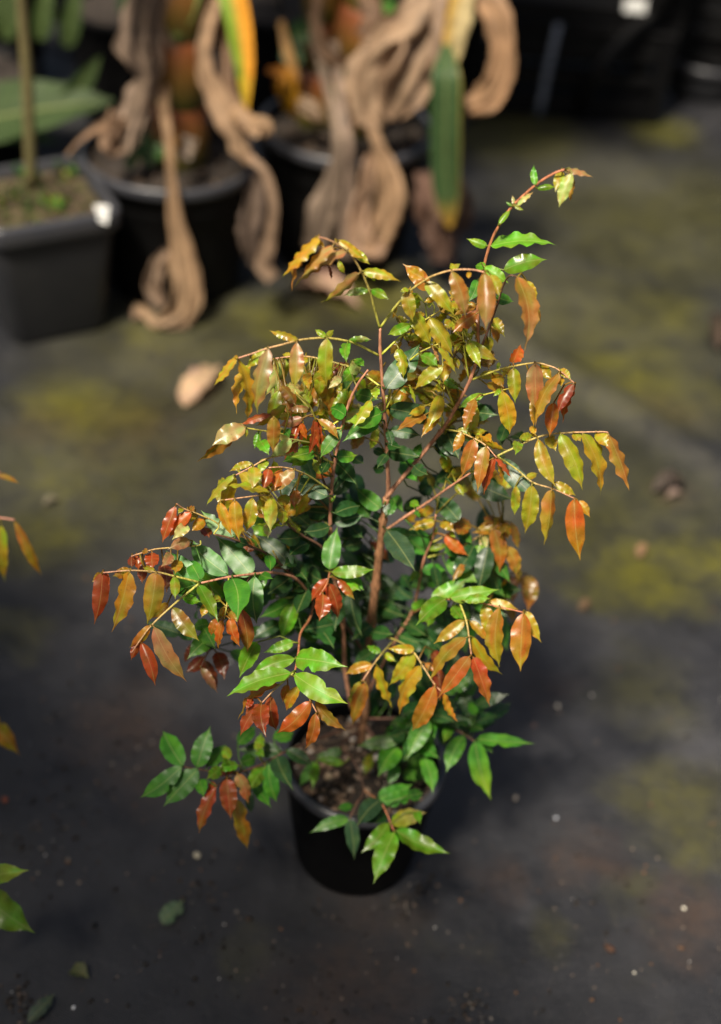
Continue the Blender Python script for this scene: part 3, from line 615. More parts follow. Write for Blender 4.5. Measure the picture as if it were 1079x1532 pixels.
# G
br('red', 2.0, 1.3, [(0, 470, 900, -.04), (10, 735, 655, -.08), (19, 592, 150, -.12), (19, 575, 300, -.16), (19, 548, 455, -.19)],
   [(19, 555, 350, 975, 420, 215, 'g', -.01), (19, 540, 478, 975, 718, 200, 'gl', -.012), (19, 545, 352, 185, 485, 135, 'g', -.006), (19, 530, 222, 292, 305, 100, 'g', .0), (19, 515, 468, -5, 655, 155, 'g', -.015), (19, 235, 220, 98, 508, 160, 'g', .0), (19, 560, 100, 440, 60, 90, 'G', .03), (19, 690, 80, 800, 220, 150, 'G', .04), (19, 430, 60, 200, 190, 130, 'G', .05), (19, 640, 60, 720, 150, 120, 'G', .04)])
br('pink', 1.5, 0.9, [(19, 545, 460, -.19), (19, 440, 550, -.205), (19, 370, 615, -.215), (19, 280, 710, -.225)],
   [(19, 405, 560, 88, 848, 80, 'eu'), (19, 262, 720, 105, 980, 130, 'r', .004), (19, 275, 725, 315, 990, 175, 'rR', -.008), (19, 350, 655, 400, 935, 140, 'r', .006), (19, 490, 560, 450, 705, 80, 'o', .01), (19, 585, 572, 478, 775, 110, 'ue', .0), (19, 200, 670, 150, 760, 70, 'r', .01)])
br('pink', 1.3, 0.9, [(19, 545, 460, -.19), (19, 600, 570, -.205), (19, 660, 670, -.215), (19, 725, 792, -.225)],
   [(19, 672, 700, 395, 958, 165, 'e', -.006), (19, 712, 798, 628, 1082, 118, 'er'), (19, 715, 690, 962, 932, 110, 'o', .01), (19, 730, 790, 735, 880, 40, 'o', .005)])
# H, the low branch to the left of the pot
br('dark', 2.2, 1.0, [(0, 543, 1082, 0), (0, 490, 1100, -.05), (0, 440, 1120, -.10), (14, 1000, 345, -.12), (14, 930, 385, -.13), (14, 830, 435, -.15), (14, 700, 480, -.17), (14, 620, 520, -.18), (14, 555, 572, -.19)],
   [(14, 720, 410, 825, 375, 95, 'm', .01), (14, 885, 440, 775, 605, 110, 'g', -.005), (14, 905, 420, 962, 675, 125, 'm', -.008), (14, 820, 560, 925, 715, 95, 'm', .01), (14, 1000, 335, 690, 322, 115, 'G', .01), (14, 965, 370, 1078, 600, 140, 'S', -.005), (14, 700, 285, 825, 165, 105, 'm', .03),
    (14, 940, 240, 1078, 205, 105, 'm', .02), (14, 440, 520, 472, 645, 95, 'm', .01), (14, 790, 610, 792, 755, 66, 'G', .015), (14, 628, 520, 655, 795, 140, 'r', -.008), (14, 555, 575, 440, 885, 105, 'ro', -.004), (14, 700, 488, 772, 690, 105, 'pr', -.012), (14, 690, 650, 768, 995, 128, 'uo', .0),
    (14, 535, 540, 508, 730, 60, 'r', .005), (14, 675, 465, 545, 495, 56, 'r'), (14, 700, 425, 550, 462, 80, 'g', -.005), (14, 590, 440, 490, 520, 90, 'g', -.003), (14, 640, 385, 620, 295, 80, 'l', .01), (14, 640, 390, 590, 420, 60, 'g', .005), (14, 828, 325, 858, 210, 80, 'l', .0), (14, 830, 330, 880, 370, 60, 'g'), (16, 35, 85, 185, 175, 85, 'G', -.005), (14, 660, 540, 700, 640, 90, 'm', .02), (14, 650, 530, 620, 560, 80, 'R', .0)])
br('dark', 1.2, 0.9, [(14, 700, 480, -.17), (14, 560, 470, -.17), (14, 440, 455, -.175), (14, 330, 435, -.18)],
   [(14, 330, 432, 198, 192, 155, 'm'), (14, 425, 438, 518, 162, 145, 'm'), (14, 495, 432, 622, 288, 120, 'm', .005), (14, 325, 432, 42, 645, 138, 'm'), (14, 432, 452, 200, 705, 158, 'm', -.004)])
# I, the twig that comes over the front of the pot
br('dark', 1.5, 0.9, [(0, 541, 1092, 0), (16, 350, 60, -.05), (16, 425, 155, -.08), (16, 480, 312, -.11), (16, 440, 390, -.14), (16, 400, 478, -.16)],
   [(16, 390, 480, 167, 565, 75, 'm'), (16, 402, 487, 425, 718, 88, 'S'), (16, 412, 405, 328, 422, 55, 'm', .01), (16, 350, 90, 200, 118, 66, 'm', .0), (16, 360, 162, 205, 140, 55, 'g', .0), (16, 200, 150, 108, 298, 62, 'm', -.01), (16, 205, 160, 185, 315, 62, 'g', -.015)])
br('red', 1.2, 0.9, [(16, 480, 314, -.11), (16, 540, 360, -.13), (16, 592, 410, -.15), (16, 655, 556, -.18)],
   [(16, 572, 375, 438, 528, 118, 'S', -.005), (16, 565, 360, 762, 280, 108, 'm', .01), (16, 590, 385, 768, 330, 95, 'm', -.005), (16, 735, 350, 825, 328, 75, 'm', .005), (16, 590, 440, 545, 515, 85, 'G', .01), (16, 640, 505, 842, 445, 118, 'lk', .0), (16, 665, 550, 982, 682, 108, 'gl', -.005), (16, 622, 508, 462, 680, 95, 'g', .0), (16, 655, 560, 535, 858, 130, 'g', -.008), (16, 790, 440, 806, 512, 56, 'g', .01), (16, 560, 450, 490, 510, 70, 'G', .01)])
# J, K golden shoots in front of the trunk foot
br('pink', 1.2, 0.8, [(15, 500, -20, -.02), (15, 420, 70, -.09), (15, 350, 160, -.115), (15, 278, 268, -.13)],
   [(15, 345, 155, 160, 222, 88, 'uo'), (15, 400, 70, 305, 28, 56, 'g'), (15, 380, 162, 482, 448, 80, 'y', .0), (15, 305, 280, 212, 568, 118, 'ou', -.004), (15, 268, 268, 205, 470, 70, 'y', .006), (15, 425, 80, 505, 135, 55, 'y', .005)])
br('pink', 1.3, 0.8, [(0, 553, 950, 0), (15, 480, -20, -.05), (15, 610, 55, -.10), (15, 690, 170, -.12), (15, 770, 292, -.135), (15, 832, 350, -.14)],
   [(15, 622, 78, 455, 298, 125, 'y'), (15, 672, 165, 528, 495, 115, 'uo', -.003), (15, 628, 50, 442, 45, 78, 'u', -.005), (15, 767, 300, 612, 605, 145, 'eo', -.006), (15, 830, 350, 928, 545, 56, 'uo'), (15, 700, 145, 770, 200, 55, 'o', .01), (15, 780, 170, 800, 400, 110, 'R', .03), (15, 760, 60, 800, 220, 90, 'R', .04)])
# green mass low in the pot
br('dark', 2.4, 1.2, [(0, 545, 1085, 0), (15, 415, 690, -.04), (15, 525, 725, -.06), (15, 640, 640, -.07), (15, 720, 540, -.06)],
   [(15, 720, 525, 580, 790, 140, 'm', -.01), (15, 515, 710, 385, 910, 155, 'm', -.01), (15, 540, 655, 245, 700, 105, 'm', .0), (15, 660, 690, 800, 790, 115, 'm', .0), (15, 690, 770, 755, 1020, 115, 'm', -.01), (15, 740, 495, 905, 545, 115, 'G', .01), (15, 610, 560, 465, 545, 110, 'G', .01), (15, 520, 830, 455, 965, 85, 'm', -.01),
    (15, 560, 600, 440, 640, 110, 'G', .01), (15, 700, 560, 770, 650, 110, 'm', .01), (15, 340, 760, 290, 900, 80, 'l', .02), (15, 480, 740, 600, 800, 100, 'G', .0), (15, 640, 650, 560, 790, 120, 'G', .01), (15, 570, 860, 640, 940, 110, 'm', .02), (15, 720, 430, 600, 470, 130, 'G', .03), (15, 560, 500, 690, 420, 130, 'G', .04)])
br('dark', 2.0, 1.0, [(0, 547, 1075, 0), (15, 800, 520, -.03), (17, 310, 480, -.05), (17, 400, 530, -.06), (17, 492, 592, -.07)],
   [(17, 490, 590, 622, 1065, 180, 'ml', -.01), (17, 510, 572, 970, 605, 115, 'm', .0), (17, 400, 540, 258, 838, 145, 'm', -.005), (17, 480, 470, 125, 385, 125, 'G', .01), (17, 500, 430, 680, 385, 95, 'G', .01), (17, 470, 380, 360, 140, 130, 'G', .02), (17, 470, 370, 600, 215, 120, 'G', .02), (17, 310, 455, 238, 600, 85, 'ml', .0), (17, 550, 590, 632, 690, 85, 'G', .01), (17, 330, 340, 190, 240, 110, 'G', .02), (17, 500, 370, 440, 260, 80, 'm', .0), (17, 450, 480, 560, 500, 100, 'G', .0), (17, 380, 420, 420, 480, 110, 'G', .0)])
# M, stem right of the trunk, and its shoots
br('stem', 2.6, 1.2, [(0, 549, 1040, 0), (0, 590, 960, .01), (11, 610, 620, .02), (11, 650, 480, .02), (11, 690, 270, .02), (11, 742, 140, .02), (8, 215, 560, .015), (8, 235, 400, .01)],
   [(11, 615, 520, 510, 430, 115, 'S', -.005), (11, 600, 440, 540, 350, 90, 'G', .005), (8, 300, 545, 458, 682, 95, 'e', -.01), (8, 225, 448, 52, 508, 92, 'u', -.004), (8, 110, 420, 232, 358, 95, 'uo', .01), (8, 30, 440, 110, 400, 80, 'u', .02), (8, 270, 455, 365, 525, 90, 'uo', .0),
    (8, 175, 665, 55, 495, 150, 'm', .03), (8, 145, 780, 308, 780, 85, 'm', -.01), (8, 190, 830, 285, 880, 105, 'm', .01), (11, 655, 345, 592, 410, 66, 'g', -.005), (11, 620, 590, 722, 520, 85, 'g', -.01), (8, 195, 570, 250, 480, 40, 'l'), (8, 190, 640, 330, 600, 50, 'l', .0), (8, 390, 445, 214, 288, 138, 'S', -.01), (8, 240, 400, 250, 380, 14, 'l'),
    (11, 530, 770, 770, 850, 140, 'G', -.01), (11, 600, 690, 710, 770, 120, 'G', -.005), (11, 690, 800, 725, 940, 120, 'G', -.02), (11, 700, 730, 825, 870, 130, 'G', .0), (11, 540, 700, 640, 640, 110, 'G', .0), (11, 600, 640, 700, 600, 100, 'S', .0), (11, 780, 700, 900, 640, 110, 'G', .03), (11, 820, 780, 960, 720, 120, 'G', .04), (12, 60, 480, 270, 580, 130, 'G', .0), (12, 300, 480, 460, 450, 90, 'G', .05), (12, 380, 780, 560, 600, 120, 'G', .05)])
br('pink', 1.2, 0.8, [(8, 215, 590, .015), (8, 280, 555, .01), (8, 350, 503, .005)], [(8, 360, 500, 478, 490, 88, 'ou'), (8, 352, 502, 420, 455, 60, 'u', .01), (8, 330, 520, 370, 560, 40, 'l'), (8, 420, 500, 480, 600, 70, 'm', .03)])
br('pink', 1.2, 0.8, [(8, 180, 690, .02), (8, 330, 650, .03), (8, 470, 582, .035), (8, 580, 520, .035), (8, 682, 463, .035)],
   [(8, 625, 502, 662, 795, 125, 'pe', -.02), (8, 560, 550, 565, 648, 75, 'k', .0), (8, 690, 440, 478, 528, 115, 'uo', .012), (8, 690, 450, 722, 568, 110, 'u', .005), (8, 738, 455, 788, 638, 66, 'o', .0), (8, 470, 640, 662, 702, 95, 'g', -.02), (8, 405, 655, 285, 660, 130, 'm', .0), (8, 300, 740, 522, 865, 115, 'mg', -.015), (8, 610, 715, 475, 810, 130, 'G', .03), (8, 640, 420, 560, 470, 90, 'o', .02), (8, 400, 690, 290, 740, 110, 'm', .01), (8, 430, 560, 450, 620, 80, 'm', .03)])
br('pink', 1.3, 0.8, [(11, 620, 600, .02), (12, 480, 130, .07), (12, 650, 95, .09), (12, 730, 92, .095), (12, 812, 92, .10)],
   [(12, 650, 100, 662, 240, 115, 'y'), (12, 725, 100, 752, 295, 110, 'p', -.004), (12, 850, 92, 852, 340, 138, 'oe', -.008), (12, 790, 100, 780, 180, 70, 'o', .005), (12, 720, 300, 760, 420, 80, 'o', .02), (12, 730, 420, 760, 500, 60, 'm', .04)])
br('red', 1.5, 0.8, [(11, 612, 618, .02), (11, 720, 570, -.03), (12, 310, 255, -.07), (12, 390, 270, -.08), (12, 500, 275, -.085), (12, 640, 300, -.09), (12, 822, 342, -.10)],
   [(12, 560, 288, 592, 508, 115, 'u', .008), (12, 662, 306, 665, 712, 140, 'oy', -.006), (12, 822, 348, 805, 742, 170, 'eu', -.006), (12, 838, 338, 945, 545, 100, 'u', .01), (12, 600, 268, 795, 325, 76, 'uo', .006), (12, 302, 250, 100, 432, 138, 'g', -.005), (12, 335, 245, 662, 188, 115, 'g', -.008), (12, 425, 262, 605, 250, 76, 'g', -.012), (12, 205, 245, 455, 108, 118, 'gS', .01), (12, 210, 370, 180, 440, 70, 'g', .0)])
br('pink', 1.4, 0.9, [(12, 393, 272, -.08), (12, 440, 400, -.105), (12, 460, 530, -.12), (12, 475, 642, -.13)],
   [(12, 425, 398, 218, 555, 98, 'u'), (12, 438, 512, 195, 802, 118, 'ou', -.004), (12, 460, 640, 247, 920, 128, 'e', -.008), (12, 487, 645, 600, 978, 118, 'ro', -.004), (12, 482, 508, 685, 762, 95, 'u', .008), (12, 465, 402, 600, 548, 66, 'u', .005), (12, 345, 300, 425, 392, 88, 'g', .01)])
# C and the shoots on the right
br('stem', 2.4, 1.4, [(7, 690, 700, 0), (7, 850, 590, .0), (5, 0, 1040, .0), (5, 150, 935, -.01), (5, 290, 842, -.02)],
   [(7, 910, 560, 940, 610, 40, 'm', -.01), (5, 0, 1000, 20, 930, 60, 'G', .03), (7, 985, 850, 820, 685, 145, 'm', .03), (7, 870, 500, 940, 530, 60, 'g', .01), (5, 60, 900, 200, 820, 110, 'G', .05), (5, 130, 850, 260, 820, 100, 'G', .05), (5, 190, 920, 245, 1000, 60, 'y', .05), (7, 1000, 450, 920, 380, 90, 'G', .04)])
br('green', 1.1, 0.8, [(5, 290, 840, -.02), (5, 312, 740, -.03), (5, 335, 640, -.035)], [(5, 335, 640, 350, 560, 50, 'y', .01)])
br('pink', 1.3, 0.8, [(5, 115, 550, .025), (5, 180, 560, -.0), (5, 250, 582, -.02), (5, 380, 650, -.04), (5, 465, 742, -.05)],
   [(5, 232, 570, 168, 708, 78, 'ue'), (5, 310, 618, 225, 878, 115, 'pe', -.004), (5, 388, 668, 335, 978, 108, 'pe', -.006), (5, 450, 742, 378, 990, 84, 'r'), (5, 462, 732, 565, 885, 40, 'r', .004), (5, 340, 590, 530, 690, 56, 'u', .006), (5, 200, 556, 330, 570, 50, 'y', .004), (5, 470, 760, 505, 910, 40, 'o', .01), (5, 380, 600, 430, 640, 80, 'u', .02), (5, 300, 560, 400, 560, 60, 'y', .02)])
br('pink', 1.5, 0.8, [(5, 302, 215, .03), (5, 460, 155, .02), (5, 580, 125, .01), (5, 720, 103, .0), (5, 800, 118, -.005), (5, 880, 150, -.01), (5, 990, 242, -.015)],
   [(2, 845, 775, 895, 652, 105, 'e'), (5, 578, 138, 588, 378, 108, 'yl', -.004), (5, 722, 108, 738, 448, 145, 'pe', -.006), (5, 882, 172, 722, 525, 100, 'eo', -.003), (5, 850, 370, 820, 602, 108, 'e', .006), (5, 980, 242, 875, 445, 90, 'R', .0), (5, 992, 250, 908, 508, 66, 'r', .004), (5, 890, 145, 965, 215, 70, 'u', .008), (5, 760, 118, 840, 225, 90, 'u', .01), (5, 695, 360, 712, 530, 58, 'u', .012), (5, 440, 185, 512, 275, 90, 'u', .01), (5, 478, 148, 545, 215, 18, 'k'), (5, 470, 150, 480, 95, 34, 'l'), (5, 550, 130, 500, 190, 70, 'o', .015), (5, 870, 200, 900, 260, 80, 'u', .01)])
br('green', 1.2, 0.7, [(5, 212, 405, .025), (5, 330, 335, .015), (5, 480, 292, .005), (5, 558, 274, .0)],
   [(5, 225, 398, 398, 305, 66, 'gl', -.005), (5, 500, 290, 552, 582, 138, 'u', -.008), (5, 490, 280, 440, 330, 40, 'l')])
br('pink', 1.5, 0.8, [(5, 290, 842, -.02), (5, 470, 730, -.01), (5, 570, 680, -.005), (5, 700, 618, .0), (5, 830, 582, .0), (5, 1030, 568, -.005), (27, 740, 293, -.01), (27, 890, 290, -.015), (27, 912, 300, -.015)],
   [(5, 610, 635, 590, 725, 88, 'l'), (5, 620, 605, 705, 588, 66, 'y'), (5, 742, 618, 860, 935, 122, 'y', -.004), (27, 670, 300, 782, 585, 105, 'y', -.006), (27, 782, 300, 872, 612, 90, 'yo', -.004), (27, 912, 302, 1018, 588, 78, 'o', -.004), (27, 850, 290, 912, 368, 76, 'y', .006), (27, 735, 292, 772, 338, 56, 'y', .006), (27, 615, 312, 648, 388, 76, 'y', .006), (5, 712, 600, 700, 530, 40, 'u', .005), (27, 540, 300, 520, 260, 40, 'u')])
br('pink', 1.3, 0.8, [(5, 470, 732, -.01), (27, 450, 480, -.01), (27, 530, 545, -.02), (27, 630, 577, -.025), (27, 742, 627, -.03)],
   [(27, 525, 560, 490, 802, 102, 'y', -.004), (27, 625, 583, 588, 862, 82, 'oy', -.004), (27, 740, 630, 770, 940, 112, 'eu', -.006), (27, 640, 545, 748, 612, 56, 'u', .005), (27, 760, 640, 818, 722, 56, 'u', .005), (27, 445, 560, 438, 712, 56, 'yl', .0), (27, 500, 520, 555, 500, 40, 'y', .01), (27, 520, 590, 560, 600, 40, 'G', .0), (5, 500, 750, 715, 992, 138, 'G', .02), (5, 300, 900, 575, 1022, 150, 'G', .03), (5, 130, 570, 215, 755, 130, 'S', .04), (5, 60, 640, 132, 758, 90, 'G', .05)])

# ------------------------------------------------------------------ the sapling in its pot
def build_pot(root, r_top, r_bot, h, mat, z0=0.0, lip=0.011, seg=64, rim_mat=None, soil_z=None, soil_mat=None, soil_rough=0.008):
    c = Vector((root.location.x, root.location.y, z0))
    rb = r_bot
    prof = [(0.0, 0.0), (rb - .008, 0.0), (rb - .002, 0.003), (rb, .01), (rb + (r_top - rb) * .5, h * .5), (r_top - .003, h - lip * 1.6), (r_top - .0005, h - lip * 1.5)]
    rin = r_top - .006
    inner = [(rin, h - .002), (rin - .001, h * .8), (rb - .004, .02), (0.0, .015)]
    V, Fc = lathe(prof + [(r_top - .0005, h - .004)] + inner, seg, 0.004, 2)
    pot = link('pot', mesh_from(V, Fc), mat, root, c)
    # rolled rim
    rp = [(r_top - .0015, h - lip * 1.5), (r_top + .002, h - lip * 1.45), (r_top + .004, h - lip * 1.1), (r_top + .0045, h - lip * .4), (r_top + .003, h), (r_top - .001, h + .0015), (r_top - .005, h + .0005), (r_top - .0068, h - .004)]
    V, Fc = lathe(rp, seg, 0.004, 2)
    link('rim', mesh_from(V, Fc), rim_mat or M_RIM, pot, c)
    sz = soil_z if soil_z is not None else h - .025
    V, Fc = [], []
    rr = rb + (r_top - rb) * sz / h - .007
    NR, NS = 22, 48
    for i in range(NR + 1):
        for s in range(NS):
            t = 2 * math.pi * s / NS
            r = rr * i / NR
            x, y = r * math.cos(t), r * math.sin(t)
            z = sz + soil_rough * (noise.noise(Vector((x * 40 + c.x * 9, y * 40, 1.3))) + .6 * noise.noise(Vector((x * 110, y * 110, c.x * 7)))) + .008 * (1 - (i / NR) ** 2)
            V.append((x, y, z))
    for i in range(NR):
        for s in range(NS):
            s2 = (s + 1) % NS
            Fc.append((i * NS + s, i * NS + s2, (i + 1) * NS + s2, (i + 1) * NS + s))
    soil = link('soil', mesh_from(V, Fc), soil_mat or M_SOIL, root, c)
    return pot, soil, rr, sz
def pebble_data(p, s, rng, col):
    ph = [(0, 0, 1), (.85, 0, .45), (.26, .81, .45), (-.69, .5, .45), (-.69, -.5, .45), (.26, -.81, .45), (.69, .5, -.45), (-.26, .81, -.45), (-.85, 0, -.45), (-.26, -.81, -.45), (.69, -.5, -.45), (0, 0, -1)]
    fs = [(0, 1, 2), (0, 2, 3), (0, 3, 4), (0, 4, 5), (0, 5, 1), (1, 6, 2), (2, 7, 3), (3, 8, 4), (4, 9, 5), (5, 10, 1), (2, 6, 7), (3, 7, 8), (4, 8, 9), (5, 9, 10), (1, 10, 6), (11, 7, 6), (11, 8, 7), (11, 9, 8), (11, 10, 9), (11, 6, 10)]
    q = Euler((rng.uniform(0, 6), rng.uniform(0, 6), rng.uniform(0, 6))).to_matrix()
    q2 = Matrix.Rotation(rng.uniform(0, 6.28), 3, 'Z')
    sx, sy, sz = s * rng.uniform(.8, 1.3), s * rng.uniform(.7, 1.0), s * rng.uniform(.45, .75)
    V = []
    for v in ph:
        a = q @ (Vector(v) * rng.uniform(.8, 1.15))
        V.append(p + q2 @ Vector((a.x * sx, a.y * sy, a.z * sz)))
    return V, fs, [col] * 12, [(0, 0)] * 12
BITC = [(.22, .14, .09), (.32, .22, .15), (.13, .08, .05), (.40, .32, .25), (.05, .032, .022), (.035, .025, .018), (.42, .38, .34)]
def soil_bits(parent, c, rr, sz, n, rng, smin=.0015, smax=.006, cols=BITC, wts=(4, 3, 5, 1.5, 6, 6, .5)):
    parts = []
    for _ in range(n):
        r = rr * math.sqrt(rng.random()) * .97; t = rng.uniform(0, 6.28)
        s = smin + (smax - smin) * rng.random() ** 2.2
        x, y = r * math.cos(t), r * math.sin(t)
        col = rng.choices(cols, wts)[0]; k = rng.uniform(.7, 1.2)
        parts.append(pebble_data(Vector((x, y, sz + .008 * (1 - (r / rr) ** 2) + s * .2)), s, rng, tuple(q * k for q in col)))
    V, Fc, Cc, U = merge(*parts)
    o = link('potting_bark', mesh_from(V, Fc, True, Cc, U), M_BIT, parent, c)
    o['kind'] = 'stuff'
    return o

PPM = FPX / 1.55
def leaf_dir(code):
    return 0.85 if code[0] in 'gmGSl' else 0.5
def build_sapling(root, branches, seed, top=300, infill=()):
    rng = random.Random(seed)
    allp = []
    items = []                                    # (area, branch object, leaf data)
    for (col, r0, r1, pts, leaves) in branches:
        P, Q = [], []
        for z, x, y, off in pts:
            X, Y = px(z, x, y)
            P.append(Vector((X, Y, off)))
        S = catmull(P, 7)
        W3 = [aty(s.x, s.y, Y0 + s.z) for s in S]
        n = len(W3)
        allp += W3
        c0, c1 = ST[col]
        rad, cols = [], []
        for i in range(n):
            t = i / (n - 1)
            k = 1 + (0.30 if col in ('trunk', 'stem', 'dark') and i % 7 == 0 and 0 < i < n - 1 else 0.0)
            rad.append((r0 + (r1 - r0) * t) * .001 * k * (.82 if col != 'stem' else .72))
            cols.append(lerp(c0, c1, t))
        V, Fc, Cc, U = tube(W3, rad, cols, 8, True, 0.07 if col != 'pink' else .03, rng)
        name = 'trunk' if col == 'trunk' else 'branch'
        o0 = W3[0]
        bo = link(name, mesh_from([v - o0 for v in V], Fc, True, Cc, U), M_BARK, root, o0)
        for lf in leaves:
            z, bx, by, tx, ty, wd, code = lf[:7]
            ex = lf[7] if len(lf) > 7 else 0.0
            sc = Z[z][2]
            b2 = Vector((*px(z, bx, by), 0)); t2 = Vector((*px(z, tx, ty), 0))
            k = min(range(n), key=lambda i: (S[i].x - b2.x) ** 2 + (S[i].y - b2.y) ** 2)
            ob = S[k].z + ex + rng.uniform(-.003, .003)
            b = aty(b2.x, b2.y, Y0 + ob)
            depth = -(RC.transposed() @ (b - CAM)).z
            ppm = FPX / depth
            wpx = wd / sc * (.92 if code[0] in 'gmGS' else .84)
            lpx = (t2 - b2).length
            dy = (t2.y - b2.y) / ppm
            d = -leaf_dir(code) * rng.uniform(.5, 1.3) * dy if dy > 0 else -0.8 * dy
            wm = wpx / ppm
            ratio = wpx / max(lpx, 1)
            if ratio > .46:
                need = min(.05, math.sqrt(max(0, (wm / .42) ** 2 - (lpx / ppm) ** 2)))
                d += -need * .55 if dy > 0 else need * .55
            tip = aty(t2.x, t2.y, Y0 + ob + d)
            # keep it above the ground
            L3 = (tip - b).length
            view = (CAM - (b + tip) / 2).normalized()
            ax = (tip - b) / L3
            nrm = view + Vector((rng.uniform(-.25, .25), rng.uniform(-.25, .25), rng.uniform(-.05, .45)))
            nrm = (nrm - ax * nrm.dot(ax)).normalized()
            vperp = (view - ax * view.dot(ax))
            real = max(wm, .30 * L3)
            if wm < .97 * real and vperp.length > 1e-4:
                ang = min(math.radians(68), math.acos(max(-1, min(1, wm / real))))
                vp = vperp.normalized()
                a1 = Matrix.Rotation(ang, 3, ax) @ vp; a2 = Matrix.Rotation(-ang, 3, ax) @ vp
                up_first = a1.z > a2.z
                nrm = (a1 if (up_first != (rng.random() < .25)) else a2)
            if b2.y < 830:                                # the upper flush is more golden
                code = code.replace('o', 'u' if rng.random() < .35 else 'o').replace('p', 'o' if rng.random() < .3 else 'p').replace('e', 'o' if rng.random() < .35 else 'e')
            data = leaf_data(b, tip, real, nrm, code, rng, W3[k])
            items.append((wpx * lpx, bo, data))
    for (cx, cy, rx, ry, n_, o0_, o1_, codes, l0, l1) in infill:      # inner leaves that close the crown
        k = 0
        while k < n_:
            a_, r_ = rng.uniform(0, 6.28), math.sqrt(rng.random())
            X, Y = cx + rx * r_ * math.cos(a_), cy + ry * r_ * math.sin(a_)
            b = aty(X, Y, Y0 + rng.uniform(o0_, o1_))
            q = min(allp, key=lambda v: (v - b).length)
            k += 1
            if (q - b).length > .042: b = q + (b - q).normalized() * .042
            code = rng.choice(codes)
            out = (b - q); out = out.normalized() if out.length > 1e-4 else Vector((1, 0, 0))
            L = rng.uniform(l0, l1) / FPX * 1.6
            d_ = (out + Vector((rng.uniform(-.6, .6), rng.uniform(-.6, .6), rng.uniform(-1.1, .2) if code in 'yuolke' else rng.uniform(-.7, .4)))).normalized()
            nv_ = Vector((rng.uniform(-.4, .4), -.6 + rng.uniform(-.3, .3), .8))
            if abs(d_.dot(nv_.normalized())) > .8: nv_ = Vector((.5, -.7, .2))
            items.append((L * L * 3e5, root, leaf_data(b, b + d_ * L, L * rng.uniform(.34, .44), nv_, code, rng, q)))
    items.sort(key=lambda t: -t[0])
    vis = [t for t in items if t[1] is not root]
    for a, bo, data in vis[:top]: leaf_object(bo, data)
    rest = vis[top:] + [t for t in items if t[1] is root]
    if rest:
        V, Fc, Cc, U = merge(*[d for _, _, d in rest])
        o0 = root.location.copy()
        o = link('small_leaves', mesh_from([v - o0 for v in V], Fc, True, Cc, U), M_LEAF, root, o0)
        o['kind'] = 'stuff'

sap = empty('potted_sapling', (POT.x, POT.y, 0), 'potted sapling with coppery red, golden and green leaves in a round black pot', 'potted plant')
pot, soil, rr, sz = build_pot(sap, .107, .084, .2, M_POT, soil_z=.172, soil_mat=M_SOIL)
rg = random.Random(5)
soil_bits(soil, Vector((POT.x, POT.y, 0)), rr, sz, 800, rg, .0016, .0068)
for (x, y, s, c) in [(492, 1163, .0095, (.42, .31, .2)), (570, 1056, .007, (.5, .46, .4)), (607, 1062, .006, (.42, .38, .33)), (528, 1150, .006, (.34, .24, .18)), (520, 1135, .0055, (.36, .26, .2)), (548, 1068, .005, (.4, .34, .28)), (536, 1180, .005, (.4, .32, .26)),
                     (500, 1185, .0055, (.3, .22, .17)), (480, 1195, .005, (.38, .3, .25)), (470, 1150, .005, (.25, .17, .12)), (560, 1120, .005, (.3, .22, .17)), (510, 1105, .004, (.35, .28, .22)), (590, 1075, .006, (.33, .28, .22)), (486, 1075, .005, (.35, .3, .25)), (628, 1150, .006, (.4, .3, .2))]:
    p = atz(x, y, sz + .006)
    V, Fc, Cc, U = pebble_data(Vector((0, 0, 0)), s, rg, c)
    link('bark_chip', mesh_from(V, Fc, True, Cc, U), M_BIT, soil, p)
INFILL = [(470, 830, 95, 140, 80, .0, .11, 'GGGmS', 55, 85), (670, 890, 85, 120, 62, .0, .11, 'GGGmS', 50, 80), (655, 530, 85, 105, 85, .0, .09, 'yyulo', 34, 56), (480, 600, 85, 60, 55, -.02, .06, 'yulko', 36, 56),
          (640, 1070, 95, 70, 40, -.04, .05, 'GGm', 50, 75), (700, 660, 90, 60, 26, .02, .1, 'yyGu', 38, 60), (390, 760, 80, 60, 30, -.06, .02, 'yuoe', 34, 52), (360, 860, 80, 70, 22, -.1, -.03, 'mmg', 50, 75), (560, 950, 70, 90, 22, .02, .1, 'GGm', 50, 75), (330, 920, 70, 60, 16, -.1, -.03, 'mGm', 45, 65), (730, 830, 60, 60, 18, .0, .08, 'uoGm', 38, 60)]
build_sapling(sap, BR, 11, infill=INFILL)
# dead twigs lying on the potting mix
for pts in [[(470, 1110), (505, 1108), (535, 1092)], [(460, 1128), (500, 1120), (520, 1112)], [(600, 1085), (570, 1080), (550, 1086)], [(500, 1075), (520, 1088), (540, 1084)]]:
    P = catmull([atz(x, y, sz + .012) for x, y in pts], 4)
    V, Fc, Cc, U = tube(P, [.0015] * len(P), [(.10, .07, .05)] * len(P), 5)
    o0 = P[0]
    link('dead_twig', mesh_from([v - o0 for v in V], Fc, True, Cc, U), M_BARK, soil, o0)

